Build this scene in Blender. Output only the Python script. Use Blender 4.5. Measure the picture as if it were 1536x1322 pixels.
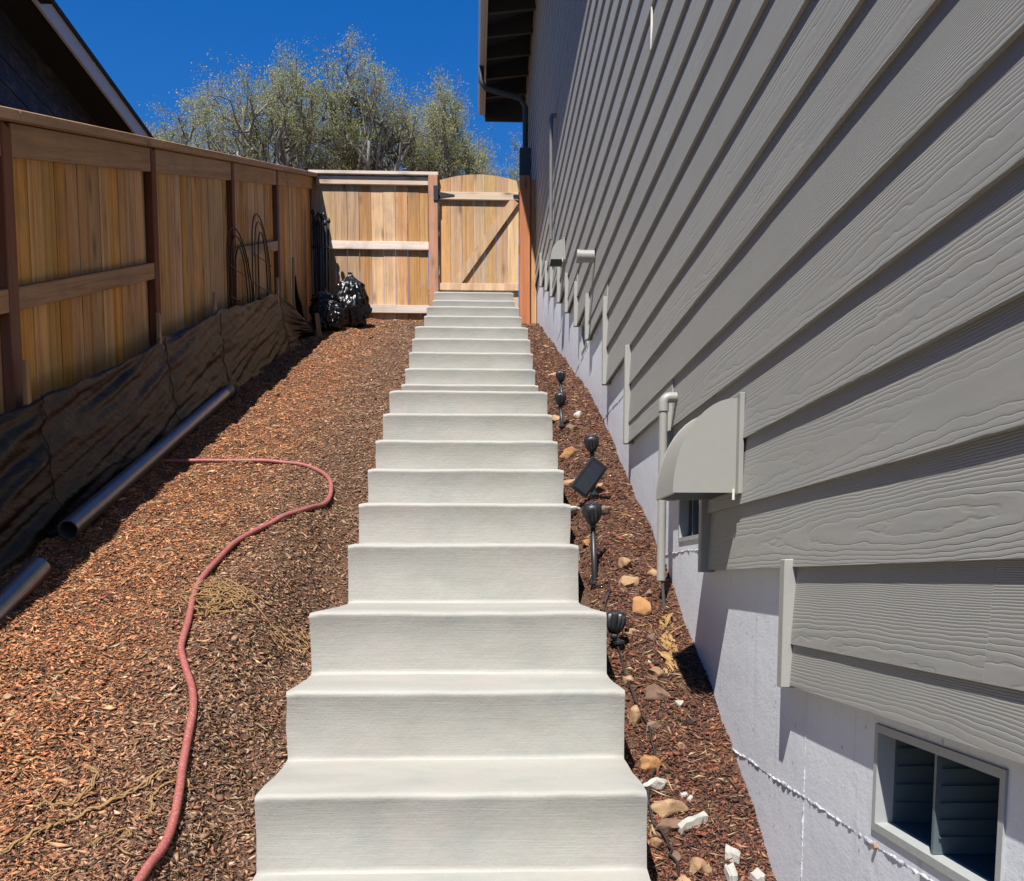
import bpy, bmesh, math, random
import numpy as np
from mathutils import Vector, Matrix, noise as mnoise

for o in list(bpy.data.objects):
    bpy.data.objects.remove(o, do_unlink=True)
SC = bpy.context.scene
COL = SC.collection
RAD = math.radians
random.seed(7)
rng = np.random.default_rng(7)
Z0 = 1.65                       # everything is laid out relative to the eye; lifted by Z0 at the end

# ------------------------------------------------------------------ camera
cam = bpy.data.cameras.new('camera')
cam.sensor_width = 36.0
cam.sensor_fit = 'HORIZONTAL'
cam.lens = 1480.0 / 1536.0 * 36.0
cam.shift_y = 363.0 / 1536.0
cam.clip_start = 0.05
cam.clip_end = 2000
camo = bpy.data.objects.new('camera', cam)
COL.objects.link(camo)
camo.location = (0, 0, 0)
camo.rotation_euler = (RAD(90 - 5.979), 0, RAD(-2.232))
SC.camera = camo

# ------------------------------------------------------------------ world, sun, exposure
KX, KY = 0.228, 0.57                     # the light moves this far right / forward per metre of fall
SUN_EL = math.atan2(1.0, math.hypot(KX, KY))
SUN_AZ = math.atan2(-KX, -KY)            # from +Y towards +X
world = bpy.data.worlds.new('World')
SC.world = world
world.use_nodes = True
wn = world.node_tree.nodes
wl = world.node_tree.links
bg = wn['Background']
sky = wn.new('ShaderNodeTexSky')
sky.sky_type = 'NISHITA'
sky.sun_disc = False
sky.sun_elevation = SUN_EL
sky.sun_rotation = SUN_AZ % (2 * math.pi)
sky.altitude = 300
sky.air_density = 1.3
sky.dust_density = 0.0
sky.ozone_density = 8.0
hs_sky = wn.new('ShaderNodeHueSaturation')          # the camera's deep blue rendering of the clear sky, same everywhere
hs_sky.inputs['Saturation'].default_value = 1.31
hs_sky.inputs['Hue'].default_value = 0.512
wl.new(sky.outputs[0], hs_sky.inputs['Color'])
wl.new(hs_sky.outputs[0], bg.inputs[0])
bg.inputs[1].default_value = 0.082
sd = bpy.data.lights.new('sun', 'SUN')
sd.energy = 5.0
sd.angle = RAD(0.5)
sd.color = (1.0, 0.965, 0.92)
suno = bpy.data.objects.new('sun', sd)
COL.objects.link(suno)
suno.rotation_euler = Vector((KX, KY, -1)).to_track_quat('-Z', 'Y').to_euler()
suno.location = (-5, -8, 20)
SC.view_settings.view_transform = 'Standard'
SC.view_settings.look = 'None'
SC.view_settings.gamma = 1
SC.view_settings.use_curve_mapping = False
SC.view_settings.exposure = 0.64
SC.render.engine = 'CYCLES'
SC.cycles.max_bounces = 6
SC.cycles.diffuse_bounces = 1
SC.cycles.transparent_max_bounces = 8

# ------------------------------------------------------------------ helpers
def link(o, parent=None):
    COL.objects.link(o)
    if parent is not None:
        o.parent = parent
        o.matrix_parent_inverse = Matrix.Identity(4)
    return o

def empty(name, loc=(0, 0, 0)):
    o = bpy.data.objects.new(name, None)
    o.location = loc
    o.empty_display_size = 0.1
    return link(o)

def tag(o, label, cat=None, group=None, kind=None):
    if label: o['label'] = label
    if cat: o['category'] = cat
    if group: o['group'] = group
    if kind: o['kind'] = kind
    return o

class MB:
    """collects geometry in scene coordinates; build() links ONE mesh object"""
    def __init__(s):
        s.v = []; s.f = []
    def add(s, vs, fs):
        n = len(s.v)
        s.v.extend([tuple(p) for p in vs])
        s.f.extend([tuple(i + n for i in f) for f in fs])
        return s
    def hexa(s, p):   # 8 corners: bottom 0-3 ccw, top 4-7
        return s.add(p, [(3, 2, 1, 0), (4, 5, 6, 7), (0, 1, 5, 4), (1, 2, 6, 5), (2, 3, 7, 6), (3, 0, 4, 7)])
    def box(s, x0, x1, y0, y1, z0, z1):
        return s.hexa([(x0, y0, z0), (x1, y0, z0), (x1, y1, z0), (x0, y1, z0),
                       (x0, y0, z1), (x1, y0, z1), (x1, y1, z1), (x0, y1, z1)])
    def rake(s, x0, x1, y0, y1, zb, zt):   # zb, zt functions of y
        return s.hexa([(x0, y0, zb(y0)), (x1, y0, zb(y0)), (x1, y1, zb(y1)), (x0, y1, zb(y1)),
                       (x0, y0, zt(y0)), (x1, y0, zt(y0)), (x1, y1, zt(y1)), (x0, y1, zt(y1))])
    def tube(s, pts, r, n=8, cap=True):
        pts = [Vector(p) for p in pts]
        k = len(pts)
        rs = r if isinstance(r, (list, tuple)) else [r] * k
        t0 = (pts[1] - pts[0]).normalized()
        ref = Vector((0, 0, 1)) if abs(t0.z) < 0.9 else Vector((1, 0, 0))
        u = t0.cross(ref).normalized()
        vs = []
        for i in range(k):
            a = pts[max(i - 1, 0)]; b = pts[min(i + 1, k - 1)]
            t = (b - a)
            if t.length < 1e-9: t = t0
            t = t.normalized()
            u = (u - t * u.dot(t))
            u = u.normalized() if u.length > 1e-6 else t.orthogonal().normalized()
            w = t.cross(u)
            for j in range(n):
                an = 2 * math.pi * j / n
                vs.append(pts[i] + (u * math.cos(an) + w * math.sin(an)) * rs[i])
        fs = []
        for i in range(k - 1):
            for j in range(n):
                fs.append((i * n + j, i * n + (j + 1) % n, (i + 1) * n + (j + 1) % n, (i + 1) * n + j))
        if cap:
            fs.append(tuple(range(n))[::-1]); fs.append(tuple(range((k - 1) * n, k * n)))
        return s.add(vs, fs)
    def lathe(s, prof, axis_o, axis_d, n=14, rib=0.0, ribn=0):
        d = Vector(axis_d).normalized(); u = d.orthogonal().normalized(); w = d.cross(u)
        o = Vector(axis_o); vs = []
        for (r, h) in prof:
            for j in range(n):
                an = 2 * math.pi * j / n
                rr = r * (1 + rib * (1 if (j % 2) else -1)) if ribn else r
                vs.append(o + d * h + (u * math.cos(an) + w * math.sin(an)) * rr)
        fs = []
        k = len(prof)
        for i in range(k - 1):
            for j in range(n):
                fs.append((i * n + j, i * n + (j + 1) % n, (i + 1) * n + (j + 1) % n, (i + 1) * n + j))
        fs.append(tuple(range(n))[::-1]); fs.append(tuple(range((k - 1) * n, k * n)))
        return s.add(vs, fs)
    def build(s, name, mat, parent=None, smooth=False, origin=None, bevel=0, bseg=1, auto=None):
        vs = np.array(s.v, dtype=float)
        if origin is None:
            origin = ((vs[:, 0].min() + vs[:, 0].max()) / 2, (vs[:, 1].min() + vs[:, 1].max()) / 2, vs[:, 2].min())
        vs = vs - np.array(origin)
        me = bpy.data.meshes.new(name)
        me.from_pydata(vs.tolist(), [], s.f)
        me.materials.append(mat)
        me.update()
        if bevel or auto is not None:
            bm = bmesh.new(); bm.from_mesh(me)
            bmesh.ops.recalc_face_normals(bm, faces=bm.faces)
            if bevel:
                es = [e for e in bm.edges if len(e.link_faces) == 2 and e.calc_face_angle(0) > RAD(30)]
                bmesh.ops.bevel(bm, geom=es, offset=bevel, segments=bseg, affect='EDGES', profile=0.6)
            bm.to_mesh(me); bm.free()
        if smooth:
            me.polygons.foreach_set('use_smooth', [True] * len(me.polygons))
            if auto:
                me.set_sharp_from_angle(angle=RAD(auto))
        o = bpy.data.objects.new(name, me)
        link(o, parent)
        po = parent.location if parent is not None else Vector((0, 0, 0))
        if parent is not None and parent.parent is not None:
            po = po + parent.parent.location
        o.location = Vector(origin) - po
        return o

def np_mesh(name, V, F, mat, parent=None, colors=None, smooth=False):
    """V (n,3), F (m,k) uniform polygons, fast"""
    V = np.asarray(V, dtype=np.float32); F = np.asarray(F, dtype=np.int32)
    me = bpy.data.meshes.new(name)
    k = F.shape[1]
    me.vertices.add(len(V)); me.vertices.foreach_set('co', V.ravel())
    me.loops.add(F.size); me.loops.foreach_set('vertex_index', F.ravel())
    me.polygons.add(len(F))
    me.polygons.foreach_set('loop_start', np.arange(0, F.size, k, dtype=np.int32))
    me.polygons.foreach_set('loop_total', np.full(len(F), k, dtype=np.int32))
    if smooth: me.polygons.foreach_set('use_smooth', np.ones(len(F), dtype=bool))
    me.update(calc_edges=True)
    me.validate()
    if colors is not None:
        at = me.color_attributes.new('col', 'FLOAT_COLOR', 'POINT')
        c = np.ones((len(V), 4), dtype=np.float32); c[:, :3] = colors
        at.data.foreach_set('color', c.ravel())
    me.materials.append(mat)
    o = bpy.data.objects.new(name, me)
    return link(o, parent)

# ------------------------------------------------------------------ materials
class NT:
    def __init__(s, name):
        s.m = bpy.data.materials.new(name); s.m.use_nodes = True
        s.t = s.m.node_tree; s.b = s.t.nodes['Principled BSDF']
    def n(s, typ, **kw):
        nd = s.t.nodes.new(typ)
        for k, v in kw.items():
            if k == 'inp':
                for a, b in v.items(): s.set(nd, a, b)
            else: setattr(nd, k, v)
        return nd
    def set(s, nd, a, b):
        i = nd.inputs[a]
        if hasattr(b, 'is_linked') or isinstance(b, bpy.types.NodeSocket): s.t.links.new(b, i)
        else: i.default_value = b
    def pb(s, a, b): s.set(s.b, a, b)
    def math(s, op, a, b=None, c=None):
        nd = s.n('ShaderNodeMath', operation=op)
        s.set(nd, 0, a)
        if b is not None: s.set(nd, 1, b)
        if c is not None: s.set(nd, 2, c)
        return nd.outputs[0]
    def mix(s, f, a, b, typ='MIX'):
        nd = s.n('ShaderNodeMix', data_type='RGBA', blend_type=typ)
        s.set(nd, 0, f); s.set(nd, 6, a); s.set(nd, 7, b)
        return nd.outputs[2]
    def ramp(s, f, stops, interp='LINEAR'):
        nd = s.n('ShaderNodeValToRGB'); cr = nd.color_ramp; cr.interpolation = interp
        while len(cr.elements) < len(stops): cr.elements.new(0.5)
        for e, (p, c) in zip(cr.elements, stops):
            e.position = p; e.color = (c, c, c, 1) if not isinstance(c, (tuple, list)) else (*c, 1)
        s.set(nd, 0, f)
        return nd.outputs[0]
    def coords(s, scale=(1, 1, 1), rnd=0.0, kind='Object', world=False, tilt=False):
        tc = s.n('ShaderNodeTexCoord')
        src = tc.outputs[kind]
        if world:
            src = s.n('ShaderNodeNewGeometry').outputs['Position']
        if tilt:
            m0 = s.n('ShaderNodeMapping'); s.set(m0, 0, src); m0.inputs['Rotation'].default_value = (-math.atan(0.36), 0, 0); src = m0.outputs[0]
        mp = s.n('ShaderNodeMapping'); s.set(mp, 0, src)
        mp.inputs['Scale'].default_value = scale
        if rnd:
            oi = s.n('ShaderNodeObjectInfo')
            cx = s.n('ShaderNodeCombineXYZ')
            r = s.math('MULTIPLY', oi.outputs['Random'], rnd)
            for k in range(3): s.set(cx, k, r)
            s.set(mp, 'Location', cx.outputs[0])
        return mp.outputs[0]
    def noise(s, vec, scale=5, detail=4, rough=0.5, dist=0.0):
        nd = s.n('ShaderNodeTexNoise')
        s.set(nd, 'Vector', vec); s.set(nd, 'Scale', scale); s.set(nd, 'Detail', detail)
        s.set(nd, 'Roughness', rough); s.set(nd, 'Distortion', dist)
        return nd.outputs['Fac']
    def bump(s, h, strength=0.5, dist=0.01, prev=None):
        nd = s.n('ShaderNodeBump'); s.set(nd, 'Height', h); s.set(nd, 'Strength', strength); s.set(nd, 'Distance', dist)
        if prev is not None: s.set(nd, 'Normal', prev)
        return nd.outputs[0]

def c4(c): return (c[0], c[1], c[2], 1)
def sc(c, k): return (c[0] * k, c[1] * k, c[2] * k, 1)

def plain(name, col, rough=0.6, metal=0.0, var=0.15, nscale=30, bump=0.2, bdist=0.002):
    t = NT(name); co = t.coords(rnd=20)
    f = t.noise(co, nscale, 5, 0.6)
    t.pb('Base Color', t.mix(f, sc(col, 1 - var), sc(col, 1 + var)))
    t.pb('Roughness', rough); t.pb('Metallic', metal)
    if bump: t.pb('Normal', t.bump(f, bump, bdist))
    return t.m

def wood(name, c1, c2, axis='Z', rough=0.75, spread=0.46, grey=0.0, knots=True):
    """long-grained softwood, each board its own tone"""
    t = NT(name)
    tilt = axis == 'YR'; axis = axis[0]
    st = {'X': (0.35, 9, 9), 'Y': (9, 0.35, 9), 'Z': (9, 9, 0.35)}[axis]
    kn = {'X': (2.0, 6, 6), 'Y': (6, 2.0, 6), 'Z': (6, 6, 2.0)}[axis]
    oi = t.n('ShaderNodeObjectInfo')
    co = t.coords(st, rnd=60, tilt=tilt)
    fine = t.noise(co, 14, 4, 0.6, 0.6)
    broad = t.noise(co, 2.2, 3, 0.55, 1.2)
    f = t.math('ADD', t.math('MULTIPLY', fine, 0.45), t.math('MULTIPLY', broad, 0.75))
    f = t.ramp(f, [(0.42, 0.0), (0.72, 1.0)])
    base = t.mix(f, c4(c1), c4(c2))
    # tone of the whole board
    r = oi.outputs['Random']
    tone = t.math('ADD', t.math('MULTIPLY', r, spread), 1 - spread / 2)
    hsv = t.n('ShaderNodeHueSaturation')
    t.set(hsv, 'Color', base); t.set(hsv, 'Value', tone)
    r2 = t.math('FRACT', t.math('MULTIPLY', r, 17.31))
    t.set(hsv, 'Saturation', t.math('ADD', t.math('MULTIPLY', r2, 0.35), 0.84 - grey))
    t.set(hsv, 'Hue', t.math('ADD', t.math('MULTIPLY', t.math('FRACT', t.math('MULTIPLY', r, 7.77)), 0.016), 0.491))
    col = hsv.outputs[0]
    if knots:
        vo = t.n('ShaderNodeTexVoronoi'); t.set(vo, 'Vector', t.coords(kn, rnd=33)); t.set(vo, 'Scale', 1.1)
        kf = t.ramp(vo.outputs['Distance'], [(0.05, 1.0), (0.12, 0.55), (0.20, 0.12), (0.30, 0.0)])
        col = t.mix(t.math('MULTIPLY', kf, 0.75), col, (0.10, 0.045, 0.018, 1))
    # grime and weather
    g = t.noise(t.coords(rnd=11), 3.0, 4, 0.6)
    col = t.mix(t.ramp(g, [(0.50, 0.0), (0.75, 0.42)]), col, (0.17, 0.13, 0.10, 1))
    t.pb('Base Color', col); t.pb('Roughness', rough)
    t.pb('Normal', t.bump(fine, 0.35, 0.004))
    return t.m

M = {}
M['cedar'] = wood('fence_board_wood', (0.35, 0.160, 0.056), (0.57, 0.342, 0.148), 'Z')
M['cedar_left'] = wood('shade_lifted_board_wood', (0.44, 0.20, 0.066), (0.72, 0.435, 0.18), 'Z')  # same boards as cedar, colour lightened to offset the shade on this side
M['cedar_x'] = wood('fence_rail_wood_x', (0.55, 0.40, 0.27), (0.70, 0.55, 0.40), 'X', spread=0.2, grey=0.15)
M['cedar_y'] = wood('fence_rail_wood_y', (0.32, 0.185, 0.09), (0.50, 0.315, 0.17), 'YR', spread=0.25, grey=0.1)
M['gatewood'] = wood('gate_board_wood', (0.41, 0.222, 0.088), (0.59, 0.38, 0.18), 'Z', spread=0.3)
M['post'] = wood('treated_post_wood', (0.125, 0.042, 0.017), (0.21, 0.075, 0.03), 'Z', knots=False, spread=0.2)
M['post_light'] = wood('gate_post_wood', (0.34, 0.125, 0.048), (0.46, 0.20, 0.078), 'Z', spread=0.15)
M['stake'] = wood('stake_wood', (0.30, 0.19, 0.10), (0.42, 0.28, 0.16), 'Z', knots=False)

def m_concrete():
    t = NT('painted_concrete')
    co = t.coords((1.2, 1.2, 1.2), rnd=13)
    brush = t.noise(t.coords((2.2, 9, 70), rnd=9), 2.5, 5, 0.7, 0.6)
    fine = t.noise(co, 160, 3, 0.6)
    blot = t.noise(t.coords((1.5, 3, 5), rnd=5), 2.0, 3, 0.55)
    c = t.mix(t.ramp(blot, [(0.3, 0.0), (0.7, 1.0)]), (0.318, 0.306, 0.264, 1), (0.374, 0.363, 0.32, 1))
    st = t.noise(co, 7, 5, 0.65)
    c = t.mix(t.ramp(st, [(0.58, 0.0), (0.8, 0.35)]), c, (0.325, 0.29, 0.255, 1))
    c = t.mix(t.math('MULTIPLY', brush, 0.12), c, (0.28, 0.27, 0.245, 1))
    pk = t.ramp(t.noise(t.coords((1, 1, 1), rnd=31), 3.5, 3, 0.6), [(0.50, 0.0), (0.75, 0.7)])
    c = t.mix(pk, c, (0.37, 0.33, 0.30, 1))
    gn = t.ramp(t.noise(t.coords((1, 1, 1), rnd=47), 4.5, 3, 0.6), [(0.53, 0.0), (0.78, 0.7)])
    c = t.mix(gn, c, (0.27, 0.28, 0.26, 1))
    vo = t.n('ShaderNodeTexVoronoi'); t.set(vo, 'Vector', co); t.set(vo, 'Scale', 34)
    pit = t.math('MULTIPLY', t.ramp(vo.outputs['Distance'], [(0.05, 1.0), (0.10, 0.0)]), t.ramp(st, [(0.5, 0.0), (0.6, 1.0)]))
    c = t.mix(t.math('MULTIPLY', pit, 0.45), c, (0.15, 0.135, 0.12, 1))
    t.pb('Base Color', c); t.pb('Roughness', 0.62)
    n1 = t.bump(brush, 0.22, 0.005)
    n2 = t.bump(t.noise(co, 22, 5, 0.65), 0.35, 0.006, n1)
    t.pb('Normal', t.bump(fine, 0.15, 0.002, n2))
    return t.m
M['concrete'] = m_concrete()

def m_siding(name, col, depth=1.0):
    """fibre-cement plank with embossed wood grain: contour lines of a stretched height field"""
    t = NT(name)
    co = t.coords((1, 1, 1), rnd=40)
    sep = t.n('ShaderNodeSeparateXYZ'); t.set(sep, 0, t.coords((1, 1, 1), rnd=0.0))
    oi0 = t.n('ShaderNodeObjectInfo')
    big = t.noise(t.coords((1, 0.6, 3.0), rnd=40), 1.0, 2.0, 0.5)
    small = t.noise(t.coords((1, 13, 50), rnd=23), 1.0, 2, 0.5)
    # rings are widest about the heart line of the pattern and tighten away from it
    zc = t.math('SUBTRACT', sep.outputs['Z'], t.math('MULTIPLY', oi0.outputs['Random'], 0.11))
    v = t.math('MULTIPLY', t.math('MULTIPLY', zc, zc), 1000.0)
    v = t.math('ADD', v, t.math('ADD', t.math('MULTIPLY', big, 11.0), t.math('MULTIPLY', small, 1.0)))
    v = t.math('ADD', v, t.math('MULTIPLY', zc, 70.0))
    fr = t.math('FRACT', v)
    # sharp valley with soft shoulder
    h = t.ramp(fr, [(0.0, 0.0), (0.10, 0.62), (0.55, 1.0), (0.86, 0.72), (1.0, 0.0)])
    fade = t.ramp(t.noise(t.coords((1, 1.3, 7), rnd=71), 1.0, 2, 0.5), [(0.30, 0.35), (0.55, 1.0)])
    h = t.math('MULTIPLY', h, fade)
    g = t.noise(co, 5, 4, 0.6)
    c = t.mix(g, sc(col, 0.92), sc(col, 1.06))
    oi = t.n('ShaderNodeObjectInfo')
    hs = t.n('ShaderNodeHueSaturation'); t.set(hs, 'Color', c)
    t.set(hs, 'Value', t.math('ADD', t.math('MULTIPLY', oi.outputs['Random'], 0.07), 0.965))
    dirt = t.ramp(t.noise(t.coords((1, 2.2, 9), rnd=17), 3, 4, 0.65), [(0.48, 0.0), (0.8, 0.38)])
    c = t.mix(dirt, hs.outputs[0], (0.33, 0.28, 0.235, 1))
    t.pb('Base Color', c); t.pb('Roughness', 0.62)
    n1 = t.bump(h, 0.9 * depth, 0.00075)
    t.pb('Normal', t.bump(t.noise(co, 240, 2, 0.5), 0.12, 0.0008, n1))
    return t.m
M['siding'] = m_siding('greige_siding', (0.31, 0.306, 0.277))
M['trim'] = plain('greige_trim', (0.325, 0.317, 0.285), 0.55, var=0.06, nscale=60, bump=0.15)
M['fascia'] = plain('underlit_fascia_paint', (0.60, 0.59, 0.53), 0.55, var=0.06)  # trim paint, lightened in the colour to stand for light from below
M['hood'] = plain('greige_metal_paint', (0.29, 0.282, 0.25), 0.42, var=0.04, nscale=40, bump=0.05)
M['eavedark'] = plain('eave_paint', (0.055, 0.055, 0.055), 0.7, var=0.1)
M['sheath'] = plain('wall_sheathing', (0.12, 0.12, 0.12), 0.8)

def m_found():
    t = NT('painted_foundation')
    co = t.coords(world=True)
    a = t.noise(co, 9, 6, 0.65)
    b = t.noise(co, 2.2, 4, 0.6)
    c = t.mix(t.ramp(b, [(0.3, 0), (0.7, 1)]), (0.70, 0.725, 0.765, 1), (0.80, 0.815, 0.84, 1))
    # pin holes left by the form
    vo = t.n('ShaderNodeTexVoronoi'); t.set(vo, 'Vector', co); t.set(vo, 'Scale', 20)
    pin = t.ramp(vo.outputs['Distance'], [(0.06, 1.0), (0.13, 0.0)])
    on = t.ramp(t.noise(co, 6, 2, 0.5), [(0.46, 0.0), (0.54, 1.0)])
    pin = t.math('MULTIPLY', pin, on)
    c = t.mix(t.math('MULTIPLY', pin, 0.55), c, (0.22, 0.20, 0.20, 1))
    rust = t.ramp(t.noise(t.coords((3, 3, 1), world=True), 3, 5, 0.7), [(0.62, 0.0), (0.82, 0.4)])
    c = t.mix(rust, c, (0.34, 0.30, 0.27, 1))
    sp = t.ramp(t.noise(t.coords((1, 1, 1), world=True), 120, 3, 0.7), [(0.62, 0.0), (0.74, 0.5)])
    c = t.mix(sp, c, (0.36, 0.34, 0.33, 1))
    # soil splash low on the wall is left to the ground line; grey drips under the siding
    dr = t.ramp(t.noise(t.coords((1, 14, 0.8), world=True), 2.0, 4, 0.7), [(0.56, 0.0), (0.78, 0.35)])
    c = t.mix(dr, c, (0.42, 0.40, 0.385, 1))
    t.pb('Base Color', c); t.pb('Roughness', 0.5)
    n1 = t.bump(a, 0.20, 0.012)
    n2 = t.bump(t.noise(t.coords((1, 1, 2.5), world=True), 45, 4, 0.7), 0.18, 0.004, n1)
    t.pb('Normal', t.bump(pin, -1.0, 0.010, n2))
    return t.m
M['found'] = m_found()
M['seam'] = plain('thick_white_paint', (0.74, 0.755, 0.79), 0.45, var=0.08, nscale=80, bump=0.6, bdist=0.006)
M['ventframe'] = plain('vent_frame_paint', (0.36, 0.375, 0.36), 0.5, var=0.12, nscale=50)
M['ventin'] = plain('vent_duct_metal', (0.11, 0.145, 0.16), 0.45, 0.2, var=0.1)
M['pvc'] = plain('painted_pvc', (0.30, 0.292, 0.26), 0.4, var=0.05)
M['conduit'] = plain('shade_darkened_conduit', (0.15, 0.15, 0.14), 0.5)  # siding tone, darkened in the colour to stand for shade on the wall
M['caulk'] = plain('pale_caulk', (0.66, 0.63, 0.55), 0.6)
M['rod'] = plain('dark_rod', (0.06, 0.055, 0.05), 0.6)

def m_ground():
    t = NT('mulch_soil')
    co = t.coords(world=True)
    a = t.noise(co, 60, 6, 0.7, 1.0); b = t.noise(co, 2.5, 4, 0.6)
    c = t.mix(t.ramp(a, [(0.3, 0), (0.7, 1)]), (0.09, 0.048, 0.028, 1), (0.28, 0.150, 0.083, 1))
    c = t.mix(t.ramp(b, [(0.35, 0), (0.7, 0.6)]), c, (0.16, 0.075, 0.035, 1))
    t.pb('Base Color', c); t.pb('Roughness', 0.95)
    t.pb('Normal', t.bump(a, 1.0, 0.03))
    return t.m
M['ground'] = m_ground()

def m_attr(name, rough=0.9, nscale=200, trans=0.0):
    t = NT(name)
    at = t.n('ShaderNodeAttribute'); at.attribute_name = 'col'
    f = t.noise(t.coords(), nscale, 2, 0.5)
    c = t.mix(f, at.outputs['Color'], at.outputs['Color'])
    hs = t.n('ShaderNodeHueSaturation'); t.set(hs, 'Color', at.outputs['Color'])
    t.set(hs, 'Value', t.math('ADD', t.math('MULTIPLY', f, 0.8), 0.6))
    t.pb('Base Color', hs.outputs[0]); t.pb('Roughness', rough)
    if trans:
        tr = t.n('ShaderNodeBsdfTranslucent'); t.set(tr, 0, hs.outputs[0])
        mx = t.n('ShaderNodeMixShader'); t.set(mx, 0, trans)
        t.t.links.new(t.b.outputs[0], mx.inputs[1]); t.t.links.new(tr.outputs[0], mx.inputs[2])
        t.t.links.new(mx.outputs[0], t.t.nodes['Material Output'].inputs[0])
    return t.m
M['chip'] = m_attr('bark_chips')
M['leaf'] = m_attr('oak_leaves', 0.7, 3, 0.5)

def m_stone(name, c1, c2):
    t = NT(name); co = t.coords(rnd=30)
    f = t.noise(co, 14, 6, 0.65); g = t.noise(co, 70, 4, 0.6)
    t.pb('Base Color', t.mix(t.ramp(f, [(0.3, 0), (0.7, 1)]), c4(c1), c4(c2)))
    t.pb('Roughness', 0.85); t.pb('Normal', t.bump(g, 0.5, 0.006, t.bump(f, 0.6, 0.012)))
    return t.m
M['st_tan'] = m_stone('tan_stone', (0.22, 0.125, 0.062), (0.42, 0.265, 0.145))
M['st_orange'] = m_stone('orange_stone', (0.24, 0.105, 0.03), (0.42, 0.215, 0.08))
M['st_brown'] = m_stone('brown_stone', (0.12, 0.07, 0.045), (0.23, 0.14, 0.09))
M['st_pale'] = m_stone('pale_stone', (0.33, 0.30, 0.25), (0.50, 0.47, 0.40))
M['plaster'] = plain('white_plaster', (0.35, 0.33, 0.285), 0.8, var=0.35, bump=0.6, bdist=0.006)
M['yellowwood'] = m_stone('yellow_rot_wood', (0.20, 0.10, 0.03), (0.46, 0.28, 0.10))

def m_hose():
    t = NT('red_rubber'); co = t.coords(world=True)
    f = t.noise(co, 14, 3, 0.6)
    c = t.mix(f, (0.25, 0.052, 0.042, 1), (0.36, 0.105, 0.088, 1))
    sp = t.ramp(t.noise(co, 160, 3, 0.6), [(0.55, 0.0), (0.62, 0.8)])
    c = t.mix(t.math('MULTIPLY', sp, 0.55), c, (0.42, 0.29, 0.25, 1))
    c = t.mix(t.ramp(t.noise(co, 5, 3, 0.6), [(0.5, 0), (0.8, 0.6)]), c, (0.30, 0.15, 0.125, 1))
    t.pb('Base Color', c); t.pb('Roughness', 0.6)
    return t.m
M['hose'] = m_hose()
M['twine'] = plain('jute_fibre', (0.30, 0.178, 0.074), 0.95, var=0.4, nscale=120, bump=0.5, bdist=0.003)
M['steel'] = plain('dull_steel_pipe', (0.30, 0.31, 0.33), 0.30, 0.75, var=0.25, nscale=12, bump=0.15, bdist=0.003)
M['steeltip'] = plain('pipe_thread', (0.12, 0.16, 0.11), 0.5, 0.4, var=0.3, nscale=60)
M['blackplastic'] = plain('black_plastic', (0.018, 0.018, 0.02), 0.42, var=0.2, bump=0.1)
M['lens'] = plain('dark_lens', (0.03, 0.035, 0.05), 0.12, bump=0)
M['cable'] = plain('black_cable', (0.015, 0.013, 0.012), 0.6)
M['blackiron'] = plain('black_iron', (0.02, 0.019, 0.018), 0.5, 0.3)
M['goldtip'] = plain('worn_iron', (0.16, 0.11, 0.06), 0.5, 0.5)

def m_bag():
    t = NT('bin_bag_film'); co = t.coords(rnd=9)
    f = t.noise(co, 9, 6, 0.7, 0.8)
    t.pb('Base Color', (0.005, 0.005, 0.006, 1)); t.pb('Roughness', 0.30)
    t.pb('Normal', t.bump(f, 0.25, 0.02))
    return t.m
M['bag'] = m_bag()

def m_fabric():
    t = NT('silt_fabric'); co = t.coords(world=True)
    f = t.noise(t.coords((1, 1.3, 5), world=True), 3, 5, 0.6)
    w = t.noise(co, 300, 2, 0.5)
    c = t.mix(f, (0.002, 0.002, 0.0025, 1), (0.009, 0.0075, 0.0065, 1))
    t.pb('Base Color', c); t.pb('Roughness', 0.42); t.pb('Specular IOR Level', 0.28)
    t.pb('Normal', t.bump(w, 0.3, 0.002, t.bump(f, 0.5, 0.03)))
    return t.m
M['fabric'] = m_fabric()

def m_bark():
    t = NT('oak_bark'); co = t.coords()
    f = t.noise(co, 5, 6, 0.7); g = t.noise(co, 1.2, 3, 0.6)
    c = t.mix(f, (0.075, 0.066, 0.056, 1), (0.20, 0.185, 0.16, 1))
    c = t.mix(t.ramp(g, [(0.45, 0), (0.7, 0.8)]), c, (0.36, 0.37, 0.30, 1))
    t.pb('Base Color', c); t.pb('Roughness', 0.9); t.pb('Normal', t.bump(f, 0.6, 0.03))
    return t.m
M['bark'] = m_bark()
M['navy'] = m_siding('navy_siding', (0.009, 0.017, 0.036), 0.4)
M['nfascia'] = plain('neighbour_fascia', (0.58, 0.64, 0.64), 0.6, var=0.06)
M['nsoffit'] = plain('neighbour_soffit', (0.007, 0.009, 0.013), 0.8)
M['shingle'] = plain('roof_shingle', (0.035, 0.034, 0.034), 0.9, var=0.4, nscale=40, bump=0.6)

# ------------------------------------------------------------------ the lie of the land
STEPS = [(2.26, -0.492), (2.655, -0.296), (3.05, -0.097), (3.94, 0.140), (4.315, 0.328), (4.69, 0.514),
         (5.06, 0.697), (5.46, 0.893), (5.855, 1.086), (6.765, 1.297), (7.12, 1.474), (7.50, 1.667),
         (7.875, 1.855), (8.25, 2.037), (9.54, 2.452), (10.05, 2.672), (11.37, 3.090), (11.80, 3.297)]
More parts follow.
